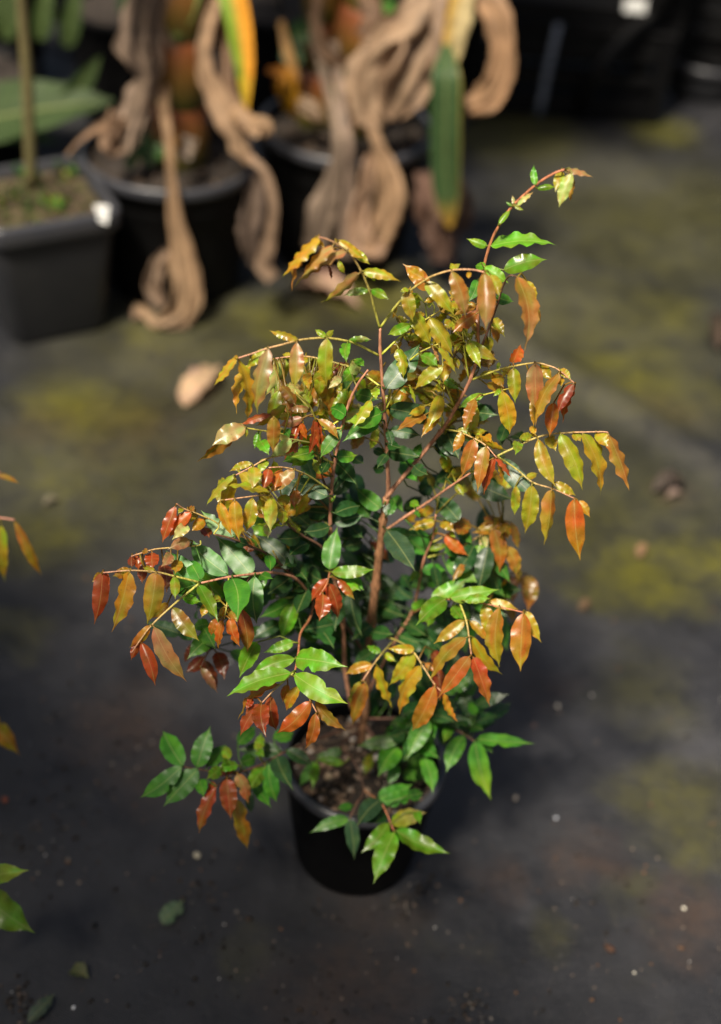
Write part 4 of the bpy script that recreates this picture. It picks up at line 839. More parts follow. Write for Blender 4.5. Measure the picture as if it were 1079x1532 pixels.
# ------------------------------------------------------------------ added, unseen awning over the standpoint: its edge keeps the foreground in shade
def sun_blocker():
    ed = Vector((1, -.75, 0)).normalized(); bk = Vector((ed.y, -ed.x, 0))
    if bk.y > 0: bk = -bk
    e0 = Vector((0, EDGE, 2.4))
    root = empty('added_sun_blocker', (e0.x + bk.x * 1.5, e0.y + bk.y * 1.5, 0), 'added unseen awning on posts over the near end of the mat', 'sun_blocker')
    V, Fc = [], []
    n, m_ = 40, 16
    for i in range(n + 1):
        for j in range(m_ + 1):
            p = e0 + ed * (-3 + 6 * i / n) + bk * (3 * j / m_)
            p.z += -.05 * math.sin(math.pi * ((i * 4 / n) % 1)) * math.sin(math.pi * j / m_)
            V.append(p)
    for i in range(n):
        for j in range(m_): Fc.append((i * (m_ + 1) + j, i * (m_ + 1) + j + 1, (i + 1) * (m_ + 1) + j + 1, (i + 1) * (m_ + 1) + j))
    o0 = V[0].copy()
    mc = simple('sun_blocker_cloth', [(.3, (.01, .016, .012)), (.7, (.02, .03, .022))], 300, .9, .3, .001)
    t = mc.node_tree                                   # lets a little sun through, set by how dark the foreground should be
    mx = nd(t, 'ShaderNodeMixShader', i_0=.12); tp = nd(t, 'ShaderNodeBsdfTransparent')
    t.links.new(t.nodes['Principled BSDF'].outputs[0], mx.inputs[1]); t.links.new(tp.outputs[0], mx.inputs[2])
    t.links.new(mx.outputs[0], t.nodes['Material Output'].inputs[0])
    link('cloth', mesh_from([v - o0 for v in V], Fc), mc, root, o0)
    steel = plastic('galvanised_tube', (.3, .31, .32), .4, .02)
    for j in (0, 3):
        P = [e0 + ed * (-3 + 6 * k / 6) + bk * j - Vector((0, 0, .02)) for k in range(7)]
        V, Fc, Cc, U = tube(P, [.017] * 7, [(.3, .3, .3)] * 7, 10)
        link('rail', mesh_from([v - P[0] for v in V], Fc), steel, root, P[0])
    for i in (-3, 3):
        for j in (0, 3):
            a = e0 + ed * i + bk * j - Vector((0, 0, .04)); b = Vector((a.x, a.y, -.01))
            V, Fc, Cc, U = tube([b, (a + b) / 2, a], [.02] * 3, [(.3, .3, .3)] * 3, 10)
            link('post', mesh_from([v - b for v in V], Fc), steel, root, b)
EDGE = -.53
sun_blocker()

# ------------------------------------------------------------------ neighbouring saplings that reach in from the left
def side_sapling(loc, label, seed, visible, n_extra, height, group, xmax):
    rng = random.Random(seed)
    root = empty('potted_sapling', loc, label, 'potted plant', group)
    _, so_, rr_, sz_ = build_pot(root, .107, .084, .2, M_POT, soil_z=.172)
    base = Vector(loc) + Vector((0, 0, .17))
    P = catmull([base, base + Vector((.01, .01, .25)), base + Vector((-.02, .02, .5)), base + Vector((.0, .0, height))], 8)
    V, Fc, Cc, U = tube(P, [.0065 - .004 * i / len(P) for i in range(len(P))], [ST['trunk'][0]] * len(P), 8, True, .06, rng)
    trunk = link('trunk', mesh_from([v - base for v in V], Fc, True, Cc, U), M_BARK, root, base)
    def shoot(A, B, sag, r=.0013):
        mid = (A + B) / 2 + Vector((0, 0, sag))
        pts = catmull([A, mid, B], 8)
        V, Fc, Cc, U = tube(pts, [r] * len(pts), [ST['pink'][1]] * len(pts), 6)
        return link('branch', mesh_from([v - A for v in V], Fc, True, Cc, U), M_BARK, root, A), pts
    for (pts2, leaves) in visible:                                # shoots seen in the photograph
        W3 = [aty(x, y, loc[1] + off) for x, y, off in pts2]
        A = P[int(len(P) * .55)] if W3[0].z > .55 else P[int(len(P) * .3)]
        pts = catmull([A] + W3, 7)
        V, Fc, Cc, U = tube(pts, [.0014] * len(pts), [ST['pink'][1]] * len(pts), 6)
        bo = link('branch', mesh_from([v - A for v in V], Fc, True, Cc, U), M_BARK, root, A)
        for (bx, by, tx, ty, wd, code, off, toff) in leaves:
            b = aty(bx, by, loc[1] + off); tip = aty(tx, ty, loc[1] + off + toff)
            k = min(pts, key=lambda q: (q - b).length)
            ppm = FPX / -(RC.transposed() @ (b - CAM)).z
            nv_ = (CAM - b).normalized() + Vector((rng.uniform(-.2, .2), 0, .3))
            leaf_object(bo, leaf_data(b, tip, wd / ppm, nv_, code, rng, k))
    a = rng.uniform(0, 6)
    for i in range(n_extra):                                      # the rest of its crown, outside the frame
        k = P[int(len(P) * (.25 + .73 * (i / n_extra)))]
        a += 2.4
        R_ = rng.uniform(.12, .26) * (1.1 - .5 * i / n_extra)
        B = k + Vector((math.cos(a) * R_, math.sin(a) * R_, rng.uniform(.02, .12)))
        if B.x > xmax: B.x = 2 * xmax - B.x
        bo, pts = shoot(k, B, .04)
        for j in range(rng.randint(5, 7)):
            q = pts[int(len(pts) * (.3 + .69 * j / 7))]
            dirv = Vector((math.cos(a + (1 if j % 2 else -1) * 1.1), math.sin(a + (1 if j % 2 else -1) * 1.1), rng.uniform(-1.2, -.1))).normalized()
            L = rng.uniform(.05, .075)
            code = rng.choice('ouyem' if i > n_extra * .45 else 'mGgm')
            b = q + dirv * .008
            tip = b + dirv * L
            if tip.x > xmax: continue
            leaf_object(bo, leaf_data(b, tip, L * .38, Vector((rng.uniform(-.3, .3), rng.uniform(-.6, .1), 1)), code, rng, q))
side_sapling((-.80, 1.34, 0), 'sapling at the left edge with bronze drooping leaf tips showing', 21,
             [([(-60, 772, 0), (0, 775, 0), (22, 778, 0)], [(2, 786, 8, 870, 22, 'yo', 0, -.01), (22, 779, 63, 862, 15, 'ou', 0, -.01), (-10, 782, -22, 850, 30, 'o', .0, 0)]),
              ([(-60, 730, .03), (-10, 705, .03), (0, 708, .03)], [(-4, 709, 30, 724, 8, 'o', .03, 0)]),
              ([(-70, 1090, -.1), (-30, 1055, -.1)], [(-28, 1062, 30, 1130, 28, 'uo', -.1, -.02), (-30, 1060, -60, 1130, 40, 'o', -.1, -.02)])], 15, .62, 'saplings along the left edge', -.56)
side_sapling((-.78, .98, 0), 'sapling at the bottom left corner with bright green leaf tips showing', 33,
             [([(-120, 1330, .03), (-60, 1318, .02), (-30, 1322, .02)], [(-32, 1318, 44, 1302, 30, 'gl', .02, .0), (-36, 1328, 53, 1396, 48, 'g', .02, -.03), (-40, 1330, -80, 1400, 40, 'g', .02, -.03)])], 13, .56, 'saplings along the left edge', -.53)

# ------------------------------------------------------------------ pots behind
def ribbon(points, Yw, rng, code_cols, crinkle=.35, n=9, thick=True, twist=0.0, folds=1.5, nrm=None, widen=1.08):
    """a withered or hanging blade: points = (px, py, Y, width px)"""
    P = catmull([Vector((x, y, Y)) for x, y, Y, wd in points], n)
    Wd = catmull([Vector((wd, 0, 0)) for x, y, Y, wd in points], n)
    W3 = [aty(p.x, p.y, p.z) for p in P]
    W3 = [Vector((q.x, q.y, max(q.z, .008))) for q in W3]
    N = len(W3)
    V, Cc, U, Fc = [], [], [], []
    US_ = [-1, -.86, -.7, -.55, -.4, -.25, -.1, .05, .2, .35, .5, .65, .8, .92, 1]
    s1, s2 = rng.uniform(0, 9), rng.uniform(0, 9)
    for i, q in enumerate(W3):
        t = i / (N - 1)
        d = (W3[min(N - 1, i + 1)] - W3[max(0, i - 1)]).normalized()
        view = nrm if nrm is not None else (CAM - q).normalized()
        sd = d.cross(view)
        sd = sd.normalized() if sd.length > .05 else Vector((1, 0, 0))
        nn = sd.cross(d).normalized()
        a = twist * (t - .5) + 1.5 * crinkle * noise.noise(Vector((t * 2.6, s1, 0)))
        sd, nn = sd * math.cos(a) + nn * math.sin(a), nn * math.cos(a) - sd * math.sin(a)
        ppm = FPX / -(RC.transposed() @ (q - CAM)).z
        hw = max(.002, Wd[i].x * widen / ppm / 2)
        for u in US_:
            fr1 = abs(noise.noise(Vector((u * 2.0 + s2, t * 1.3, s1)))); fr2 = abs(noise.noise(Vector((u * 4.5 + s1, t * 1.8, s2))))
            z = crinkle * hw * (2.0 * (fr1 - .2) + .7 * (fr2 - .2) + .25 * math.cos(u * folds * 2.2 + s1 + 3 * t))
            lat = u * hw * (1 - .2 * crinkle * abs(u) + (.45 * crinkle * noise.noise(Vector((t * 12 + s2, 3, u > 0))) if abs(u) > .85 else 0)) + .2 * crinkle * hw * noise.noise(Vector((u * 3, t * 7 + s2, 3)))
            vv = q + sd * lat + nn * z
            vv.z = max(vv.z, .003)
            V.append(vv)
            c = code_cols(t, u)
            Cc.append(c); U.append((u, t))
    nu = len(US_)
    for i in range(N - 1):
        for k in range(nu - 1):
            Fc.append((i * nu + k, i * nu + k + 1, (i + 1) * nu + k + 1, (i + 1) * nu + k))
    return V, Fc, Cc, U
TAN, BROWN, GREY = (.56, .37, .235), (.38, .235, .14), (.38, .275, .20)
def tanc(a=TAN, b=BROWN):
    def f(t, u):
        k = .35 + .9 * noise.noise(Vector((u * 6, t * 1.5, a[0] * 50))) + .35 * noise.noise(Vector((u * 2, t * 5, a[1] * 70)))
        return lerp(a, tuple(x * .8 for x in b), min(1, max(0, k)))
    return f
def put_ribbon(name, parent, mat, data):
    V, Fc, Cc, U = data
    o0 = V[0].copy()
    return link(name, mesh_from([v - o0 for v in V], Fc, True, Cc, U), mat, parent, o0)

def sheath_stem(root, base, h, r, rng, tiers, lean=(0, 0)):
    """stump of overlapping sheaths, each its own part"""
    z = 0
    for k in range(tiers):
        hh = h / tiers * 1.35
        rr_ = r * (1.0 - .12 * k / tiers) * rng.uniform(.92, 1.08)
        prof = [(rr_ * .72, 0), (rr_ * 1.0, hh * .25), (rr_ * 1.02, hh * .5), (rr_ * .86, hh * .8), (rr_ * .62, hh), (rr_ * .56, hh * .985), (rr_ * .5, hh * .8)]
        V, Fc = lathe(prof, 28, .03, k + 1)
        cols = []
        for v in V:
            t = v.z / hh
            sdv = .5 + .5 * noise.noise(Vector((v.x * 20, v.y * 20, k * 3.1)))
            lo = (.022, .055, .008); hi = (.30, .09, .03); mid = (.17, .10, .014)
            c = lerp(lo, mid, min(1, t * 2.2)) if t < .42 else lerp(mid, hi, min(1, (t - .42) * 3))
            cols.append(tuple(x * (.55 + .8 * sdv) for x in c))
        c0 = base + Vector((lean[0] * z, lean[1] * z, z))
        link('sheath', mesh_from(V, Fc, True, cols), M_SHEATH, root, c0)
        z += h / tiers
def strap_leaf(root, A, B, w_, sag, cols, rng, mat=None):
    """long arching blade above the frame"""
    mid = (A + B) / 2 + Vector((0, 0, sag))
    pts = catmull([A, mid, B], 10)
    V, Fc, Cc, U = [], [], [], []
    N = len(pts)
    for i, q in enumerate(pts):
        t = i / (N - 1)
        d = (pts[min(N - 1, i + 1)] - pts[max(0, i - 1)]).normalized()
        sd = d.cross(Vector((0, 0, 1)))
        sd = sd.normalized() if sd.length > .05 else Vector((1, 0, 0))
        nn = sd.cross(d)
        hw = w_ / 2 * interp([(0, .25), (.25, .9), (.5, 1), (.8, .6), (1, .03)], t)
        for u in (-1, -.5, 0, .5, 1):
            V.append(q + sd * hw * u + nn * hw * .35 * abs(u)); Cc.append(cols(t, u)); U.append((u, t))
    for i in range(N - 1):
        for k in range(4): Fc.append((i * 5 + k, i * 5 + k + 1, (i + 1) * 5 + k + 1, (i + 1) * 5 + k))
    return put_ribbon('leaf_blade', root, mat or M_BROAD, (V, Fc, Cc, U))
def greenc(t, u): return lerp((.03, .10, .02), (.07, .14, .02), abs(u))

def big_pot_plant(center, label, seed, r=.187, h=.30, tiers=5):
    root = empty('potted_plant', (center.x, center.y, 0), label, 'potted plant', 'plants with withered leaves in round black pots')
    rng = random.Random(seed)
    pot_, soil_, rr_, sz_ = build_pot(root, r, r * .80, h, M_POT, soil_z=h - .035, lip=.016, soil_mat=M_SOIL, soil_rough=.012)
    soil_bits(soil_, Vector((center.x, center.y, 0)), rr_, sz_, 350, rng, .003, .012, [(.07, .045, .028), (.03, .022, .015), (.10, .07, .045)], (3, 5, 1))
    return root, rng, sz_
c2 = (atz(125, 215, .3) + atz(385, 235, .3)) / 2
r2, g2, z2 = big_pot_plant(c2, 'round black pot next to the square planter, long withered leaf hanging to the mat', 3)
sheath_stem(r2, Vector((c2.x + .02, c2.y, z2 - .01)), .42, .064, g2, 3)
sheath_stem(r2, Vector((c2.x + .025, c2.y + .01, z2 + .40)), .4, .05, g2, 3)
for k in range(8):
    a = .25 + k * .38; A = Vector((c2.x + .02, c2.y, z2 + .70 + .012 * k)); strap_leaf(r2, A, A + Vector((math.cos(a) * .62, math.sin(a) * .62, .05 + .03 * k)), .15, .28, greenc, g2)  # unseen crown blades, number and spread set to shade what stands behind
Yp = c2.y
Yf = 2.60
for pts, cc, cr in [
    ([(243, 130, Yp - .06, 20), (250, 190, Yp - .17, 15), (257, 270, Yp - .20, 15), (263, 335, Yp - .20, 26), (276, 395, Yp - .20, 42), (280, 440, Yp - .21, 46), (266, 474, Yp - .22, 40), (238, 484, Yp - .23, 26), (212, 462, Yp - .21, 14)], tanc((.56, .37, .22), (.36, .22, .12)), .5),
    ([(250, 375, Yp - .2, 16), (234, 400, Yp - .19, 24), (228, 430, Yp - .19, 26), (244, 458, Yp - .19, 16)], tanc(GREY, BROWN), .5),
    ([(222, -30, Yp - .05, 60), (205, 30, Yp - .08, 50), (203, 75, Yp - .1, 58), (217, 115, Yp - .1, 40), (205, 150, Yp - .1, 52), (192, 190, Yp - .12, 40), (188, 228, Yp - .14, 18)], tanc(GREY, (.2, .14, .1)), .8),
    ([(250, -30, Yp - .05, 30), (232, 40, Yp - .07, 24), (233, 90, Yp - .08, 26), (226, 130, Yp - .1, 20)], tanc(GREY, BROWN), .7),
    ([(212, -20, Yp - .05, 14), (238, 35, Yp - .06, 12), (262, 75, Yp - .05, 10)], tanc(GREY, BROWN), .3),
    ([(332, -20, Yp - .05, 22), (312, 40, Yp - .09, 22), (306, 95, Yp - .12, 26), (325, 140, Yp - .14, 44), (348, 185, Yp - .16, 50), (362, 222, Yp - .17, 34), (372, 246, Yp - .17, 12)], tanc((.42, .28, .17), BROWN), .7),
    ([(328, 20, Yp - .05, 18), (338, 80, Yp - .07, 26), (340, 130, Yp - .1, 28), (352, 165, Yp - .12, 30)], tanc((.26, .16, .1), (.2, .12, .08)), .7),
    ([(350, 160, Yp - .16, 26), (375, 185, Yp - .19, 34), (396, 190, Yp - .2, 26), (398, 205, Yp - .2, 10)], tanc((.46, .3, .17), BROWN), .8),
    ([(372, 232, Yp - .17, 12), (398, 262, Yp - .19, 14), (408, 310, Yp - .2, 16), (402, 360, Yp - .2, 20), (394, 395, Yp - .2, 24), (408, 418, Yp - .2, 22)], tanc((.36, .25, .17), BROWN), .4),
    ([(392, 250, Yp - .15, 22), (380, 310, Yp - .17, 38), (372, 350, Yp - .18, 36), (386, 395, Yp - .18, 24)], tanc((.17, .12, .09), (.12, .085, .065)), .6),
    ([(190, 190, Yp - .13, 26), (160, 185, Yp - .16, 14), (120, 210, Yp - .22, 6), (100, 232, Yp - .25, 4)], tanc(BROWN, (.2, .12, .08)), .3),
    ([(178, 170, Yp - .1, 34), (165, 205, Yp - .14, 40), (176, 232, Yp - .15, 22)], tanc(BROWN, (.17, .11, .08)), .7),
    ([(285, 205, Yp - .1, 26), (278, 228, Yp - .12, 26), (282, 240, Yp - .13, 12)], tanc((.42, .36, .3), BROWN), .6)]:
    put_ribbon('withered_leaf', r2, M_DRY, ribbon(pts, None, g2, cc, cr))
def yg(t, u):
    k = min(1, max(0, (u + .25) * 1.6))
    return lerp((.62, .26, .015), (.16, .26, .015), k) if t < .75 else lerp((.55, .3, .02), (.4, .32, .02), k)
put_ribbon('leaf_blade', r2, M_BROAD, ribbon([(338, -40, Yp - .05, 50), (352, 10, Yp - .08, 42), (362, 70, Yp - .11, 36), (367, 120, Yp - .13, 22), (368, 170, Yp - .14, 5)], None, g2, yg, .15, widen=1.0))
put_ribbon('leaf_blade', r2, M_BROAD, ribbon([(300, -30, Yp - .03, 14), (282, 20, Yp - .05, 16), (262, 55, Yp - .06, 10)], None, g2, lambda t, u: (.2, .26, .07), .15))
for (x, y, s) in [(205, 225, .05), (225, 212, .05), (240, 225, .04), (218, 235, .04), (195, 240, .035)]:
    b = aty(x, y + 14, Yp - .09); t_ = aty(x + g2.uniform(-14, 14), y - 16, Yp - .07)
    o = leaf_object(r2, leaf_data(b, t_, .025, (CAM - b).normalized(), 'G', g2))

c3 = (atz(392, 172, .31) + atz(645, 195, .31)) / 2
r3, g3, z3 = big_pot_plant(c3, 'round black pot with the largest crumpled brown leaves and a hanging green blade', 4, r=.19, h=.31)
sheath_stem(r3, Vector((c3.x + .02, c3.y + .02, z3 - .01)), .42, .06, g3, 3)
sheath_stem(r3, Vector((c3.x - .07, c3.y + .05, z3 - .01)), .36, .05, g3, 3)
sheath_stem(r3, Vector((c3.x + .02, c3.y + .03, z3 + .4)), .4, .042, g3, 4)
for k in range(8):
    a = .1 + k * .38; A = Vector((c3.x + .02, c3.y + .03, z3 + .70 + .012 * k)); strap_leaf(r3, A, A + Vector((math.cos(a) * .62, math.sin(a) * .62, .05 + .03 * k)), .15, .28, greenc, g3)  # crown above the frame, laid out to darken the row behind
Yq = c3.y
for pts, cc, cr in [
    ([(470, 40, Yq - .05, 18), (484, 110, Yq - .1, 14), (500, 175, Yq - .19, 13), (505, 225, Yq - .22, 16), (496, 275, Yq - .22, 30), (482, 320, Yq - .22, 44), (470, 372, Yq - .22, 36)], tanc((.36, .27, .2), (.22, .155, .11)), .45),
    ([(500, 60, Yq - .05, 14), (512, 160, Yq - .18, 12), (521, 210, Yq - .22, 14), (523, 270, Yq - .22, 13), (519, 330, Yq - .22, 18), (515, 385, Yq - .22, 24)], tanc((.34, .25, .19), (.25, .17, .12)), .3),
    ([(548, 150, Yq - .1, 26), (558, 195, Yq - .2, 22), (575, 245, Yq - .22, 34), (586, 290, Yq - .23, 48), (578, 330, Yq - .23, 44), (566, 360, Yq - .23, 38), (562, 388, Yq - .23, 22)], tanc((.52, .34, .2), (.3, .18, .1)), .7),
    ([(556, 230, Yq - .2, 18), (545, 285, Yq - .21, 26), (535, 330, Yq - .22, 34), (548, 365, Yq - .23, 40), (575, 378, Yq - .24, 24)], tanc((.46, .3, .2), BROWN), .8),
    ([(660, -20, Yq - .1, 60), (620, 40, Yq - .14, 84), (575, 75, Yq - .16, 76), (548, 115, Yq - .18, 64), (550, 165, Yq - .19, 50), (566, 192, Yq - .2, 22)], tanc((.44, .3, .19), (.34, .21, .125)), .6),
    ([(655, 20, Yq - .12, 60), (632, 80, Yq - .16, 90), (605, 130, Yq - .18, 76), (592, 165, Yq - .18, 40), (590, 180, Yq - .18, 12)], tanc((.38, .25, .16), (.27, .17, .1)), .55),
    ([(712, -30, Yq - .1, 40), (742, 20, Yq - .14, 44), (752, 70, Yq - .16, 40), (747, 115, Yq - .17, 42), (728, 145, Yq - .17, 48), (700, 162, Yq - .17, 26)], tanc((.44, .26, .14), (.34, .2, .11)), .45),
    ([(700, -30, Yq - .12, 36), (686, 30, Yq - .16, 40), (676, 80, Yq - .18, 30), (665, 118, Yq - .18, 10)], lambda t, u: lerp((.5, .4, .2), (.62, .36, .03), max(0, u)), .5),
    ([(668, -20, Yq - .12, 18), (655, 50, Yq - .16, 24), (660, 110, Yq - .18, 14)], tanc(GREY, BROWN), .6),
    ([(640, 255, Yq - .1, 40), (648, 310, Yq - .14, 60), (660, 350, Yq - .16, 56), (665, 392, Yq - .18, 26)], tanc((.16, .09, .065), (.10, .06, .045)), .9),
    ([(684, 270, Yq - .1, 20), (694, 310, Yq - .13, 34), (688, 345, Yq - .15, 30)], tanc((.14, .085, .06), (.08, .05, .04)), .8),
    ([(420, 30, Yq - .02, 10), (432, 80, Yq - .08, 16), (445, 120, Yq - .1, 10)], tanc((.4, .22, .06), BROWN), .4),
    ([(545, -10, Yq - .03, 34), (560, 25, Yq - .07, 36), (540, 55, Yq - .08, 26)], tanc((.2, .12, .08), BROWN), .7),
    ([(478, -20, Yq - .03, 20), (470, 40, Yq - .07, 20), (492, 80, Yq - .1, 22), (520, 95, Yq - .1, 14)], tanc(BROWN, (.15, .09, .06)), .6),
    ([(500, 190, Yq - .15, 30), (530, 170, Yq - .15, 40), (560, 190, Yq - .16, 30)], tanc(BROWN, (.2, .12, .08)), .9),
    ([(440, 170, Yq - .1, 20), (430, 130, Yq - .12, 40), (425, 112, Yq - .12, 26), (400, 105, Yq - .12, 10)], lambda t, u: lerp((.5, .27, .01), (.4, .14, .02), t), .9),
    ([(440, 150, Yq - .1, 20), (462, 160, Yq - .12, 28), (480, 180, Yq - .12, 14)], tanc((.3, .22, .15), BROWN), .8)]:
    put_ribbon('withered_leaf', r3, M_DRY, ribbon(pts, None, g3, cc, cr))
def gb(t, u):
    g_ = lerp((.042, .085, .026), (.028, .062, .02), .5 + .9 * noise.noise(Vector((u * 4, t * 6, 0))))
    e = min(1, max(0, (abs(u + .1) - .62) * 3)) if u < 0 else 0
    c = lerp(g_, (.30, .2, .03), e * (.5 + .8 * abs(noise.noise(Vector((t * 9, 1, 0))))))
    return lerp(c, (.4, .22, .03), min(1, max(0, (t - .8) * 5)))
put_ribbon('leaf_blade', r3, M_BROAD, ribbon([(668, 66, Yq - .18, 12), (668, 92, Yq - .22, 34), (668, 120, Yq - .25, 46), (667, 180, Yq - .26, 48), (667, 250, Yq - .26, 46), (670, 305, Yq - .26, 34), (673, 340, Yq - .26, 8)], None, g3, gb, .16, widen=1.0))
for (x, y, tx, ty, w_, c) in [(520, 120, 530, 60, 34, 'm'), (440, 60, 470, 30, 34, 'G'), (560, 30, 590, 0, 40, 'm'), (510, 150, 500, 110, 24, 'y'), (450, 95, 420, 60, 30, 'G')]:
    b = aty(x, y, Yq - .04); t_ = aty(tx, ty, Yq)
    leaf_object(r3, leaf_data(b, t_, w_ / 620, (CAM - b).normalized(), c, g3))

# square planter with the cane
A_ = atz(184, 316, .285); B_ = atz(118, 231, .285)
sv = (B_ - A_); side = sv.length; sv.normalize()
fv = Vector((sv.y, -sv.x, 0))
if fv.x > 0: fv = -fv
cs = A_ + sv * side / 2 + fv * side / 2
sq = empty('square_planter', (cs.x, cs.y, 0), 'square dark grey planter with one bare cane and a white tag on its corner', 'potted plant')
def sq_loop(half, z, rad=.03, n=5):
    pts = []
    for q in range(4):
        ang0 = q * math.pi / 2
        cx = (half - rad) * (1 if q in (0, 3) else -1); cy = (half - rad) * (1 if q in (0, 1) else -1)
        for k in range(n + 1):
            a = ang0 + k / n * math.pi / 2
            X, Y = cx + rad * math.cos(a), cy + rad * math.sin(a)
            w_ = -fv * X + sv * Y
            pts.append(Vector((w_.x, w_.y, z)))
    return pts
def loops_mesh(loops, cap0=True, capn=False):
    n = len(loops[0]); V = [p for l in loops for p in l]; Fc = []
    for i in range(len(loops) - 1):
        for s in range(n):
            s2 = (s + 1) % n
            Fc.append((i * n + s, i * n + s2, (i + 1) * n + s2, (i + 1) * n + s))
    if cap0: Fc.append(tuple(range(n - 1, -1, -1)))
    if capn: Fc.append(tuple((len(loops) - 1) * n + s for s in range(n)))
    return V, Fc
hs = side / 2; HT = .285
V, Fc = loops_mesh([sq_loop(hs * .74, 0), sq_loop(hs * .76, .006), sq_loop(hs * .93, HT - .035), sq_loop(hs * .90, HT - .01), sq_loop(hs * .74, .03)], True, True)
bodyo = link('pot', mesh_from(V, Fc), M_POTG, sq, (cs.x, cs.y, 0))
V, Fc = loops_mesh([sq_loop(hs * .925, HT - .036), sq_loop(hs * .995, HT - .040), sq_loop(hs * 1.015, HT - .034), sq_loop(hs * 1.015, HT - .004), sq_loop(hs * 1.0, HT + .001), sq_loop(hs * .93, HT + .002), sq_loop(hs * .915, HT - .004), sq_loop(hs * .90, HT - .03)], False)
link('rim', mesh_from(V, Fc), M_RIM, bodyo, (cs.x, cs.y, 0))
V, Fc = [], []
NG = 34; hq = hs * .885
for i in range(NG + 1):
    for j in range(NG + 1):
        X, Y = -hq + 2 * hq * i / NG, -hq + 2 * hq * j / NG
        w_ = -fv * X + sv * Y
        V.append((w_.x, w_.y, HT - .022 + .010 * noise.noise(Vector((X * 35, Y * 35, 0))) + .006 * noise.noise(Vector((X * 100, Y * 100, 5)))))
for i in range(NG):
    for j in range(NG):
        Fc.append((i * (NG + 1) + j, i * (NG + 1) + j + 1, (i + 1) * (NG + 1) + j + 1, (i + 1) * (NG + 1) + j))
sqs = link('soil', mesh_from(V, Fc), M_MOSSY, sq, (cs.x, cs.y, 0))
soil_bits(sqs, Vector((cs.x, cs.y, 0)), hq * .98, HT - .024, 420, random.Random(8), .003, .010, [(.07, .045, .025), (.05, .06, .012), (.03, .02, .012), (.12, .08, .05), (.04, .05, .01)], (4, 4, 5, 1.5, 4))
g4 = random.Random(44)
base = atz(47, 285, HT - .02)
topc = aty(28, -60, base.y + .02)
P = catmull([base, (base + topc) / 2 + Vector((.004, 0, 0)), topc, topc + (topc - base) * .8], 6)
V, Fc, Cc, U = tube(P, [.0125 - .003 * i / len(P) for i in range(len(P))], [lerp((.10, .09, .035), (.17, .14, .06), i / len(P)) for i in range(len(P))], 10)
cane = link('cane', mesh_from([v - base for v in V], Fc, True, Cc, U), M_BARK, sq, base)
for k in range(9):
    a = k * 2.4
    A = P[-1]; strap_leaf(sq, A, A + Vector((math.cos(a) * .5, math.sin(a) * .5, .05 + .03 * k)), .15, .15, greenc, g4)
for (x, y) in [(92, 250), (100, 262), (110, 256), (80, 300), (88, 308), (95, 300), (20, 290), (8, 300), (60, 262), (35, 310), (105, 240), (70, 305), (28, 255)]:
    for q in range(4):
        b = atz(x + g4.uniform(-5, 5), y + 6, HT - .015); a = g4.uniform(0, 6.28)
        t_ = b + Vector((math.cos(a) * .012, math.sin(a) * .012, g4.uniform(.012, .03)))
        o = leaf_object(sq, leaf_data(b, t_, .008, (CAM - b).normalized(), g4.choice('mmGy'), g4)); o.name = 'weed_leaf'
# the white tag over the rim corner
ta = [atz(141, 309, HT + .006), atz(163, 310, HT + .006), atz(162, 333, HT - .012) + Vector((0, -.012, 0)), atz(150, 328, HT - .008) + Vector((0, -.012, 0))]
ta = [t_ + Vector((0, 0, .003)) for t_ in ta]
dn = Vector((0, .002, -.002))
V = ta + [t_ + dn for t_ in ta]
o0 = V[0].copy()
link('white_tag', mesh_from([v - o0 for v in V], [(0, 1, 2, 3), (7, 6, 5, 4), (0, 4, 5, 1), (1, 5, 6, 2), (2, 6, 7, 3), (3, 7, 4, 0)], False), M_WHITE, sq, o0)

# broad-leaved plant behind the square planter
def broad_leaf(root, b, tip, width, up, col0, col1, rng, name='leaf'):
    ax = tip - b; L = ax.length; ax /= L
    n = (up - ax * up.dot(ax)).normalized(); sd = ax.cross(n)
    V, Fc, Cc, U = [], [], [], []
    T = [i / 16 for i in range(17)]
    for t in T:
        f = interp([(0, .3), (.06, .75), (.2, 1.0), (.4, .97), (.6, .8), (.78, .52), (.9, .25), (1, .01)], t)
        for u in (-1, -.7, -.4, -.15, 0, .15, .4, .7, 1):
            z = .22 * abs(u) * width / 2 * f + .02 * width * math.sin(t * 22 + u * 3) * abs(u) + .03 * L * math.sin(math.pi * t)
            V.append(b + ax * L * t + sd * u * width / 2 * f + n * z)
            Cc.append(lerp(col0, col1, .5 + .5 * math.sin(u * 9 + t * 14))); U.append((u, t))
    for i in range(16):
        for k in range(8): Fc.append((i * 9 + k, i * 9 + k + 1, (i + 1) * 9 + k + 1, (i + 1) * 9 + k))
    return put_ribbon(name, root, M_BROAD, (V, Fc, Cc, U))
bp = Vector((-1.02, 3.2, 0))
bl = empty('potted_plant', bp, 'broad pale green leaf plant in shade behind the square planter', 'potted plant')
build_pot(bl, .16, .13, .27, M_POT, lip=.014, rim_mat=M_POT)
bs = bp + Vector((0, 0, .24))
P = catmull([bs, bs + Vector((.02, -.02, .2)), bs + Vector((.0, 0, .55)), bs + Vector((0, 0, .8))], 6)
V, Fc, Cc, U = tube(P, [.008] * len(P), [(.06, .08, .03)] * len(P), 8)
link('stem', mesh_from([v - bs for v in V], Fc, True, Cc, U), M_BARK, bl, bs)
lb = aty(-70, 190, 2.98); lt = aty(172, 150, 2.93)
broad_leaf(bl, lb, lt, .16, Vector((.1, -.55, .85)), (.028, .052, .014), (.042, .07, .02), g4)  # leaf greens of this plant darkened for the shade it stands in
broad_leaf(bl, aty(95, 165, 2.96), aty(152, 82, 2.97), .05, Vector((.3, -.8, .4)), (.028, .052, .014), (.042, .07, .02), g4)
broad_leaf(bl, aty(-60, 200, 3.02), aty(90, 212, 2.98), .07, Vector((0, -.4, .9)), (.03, .06, .015), (.05, .09, .02), g4)
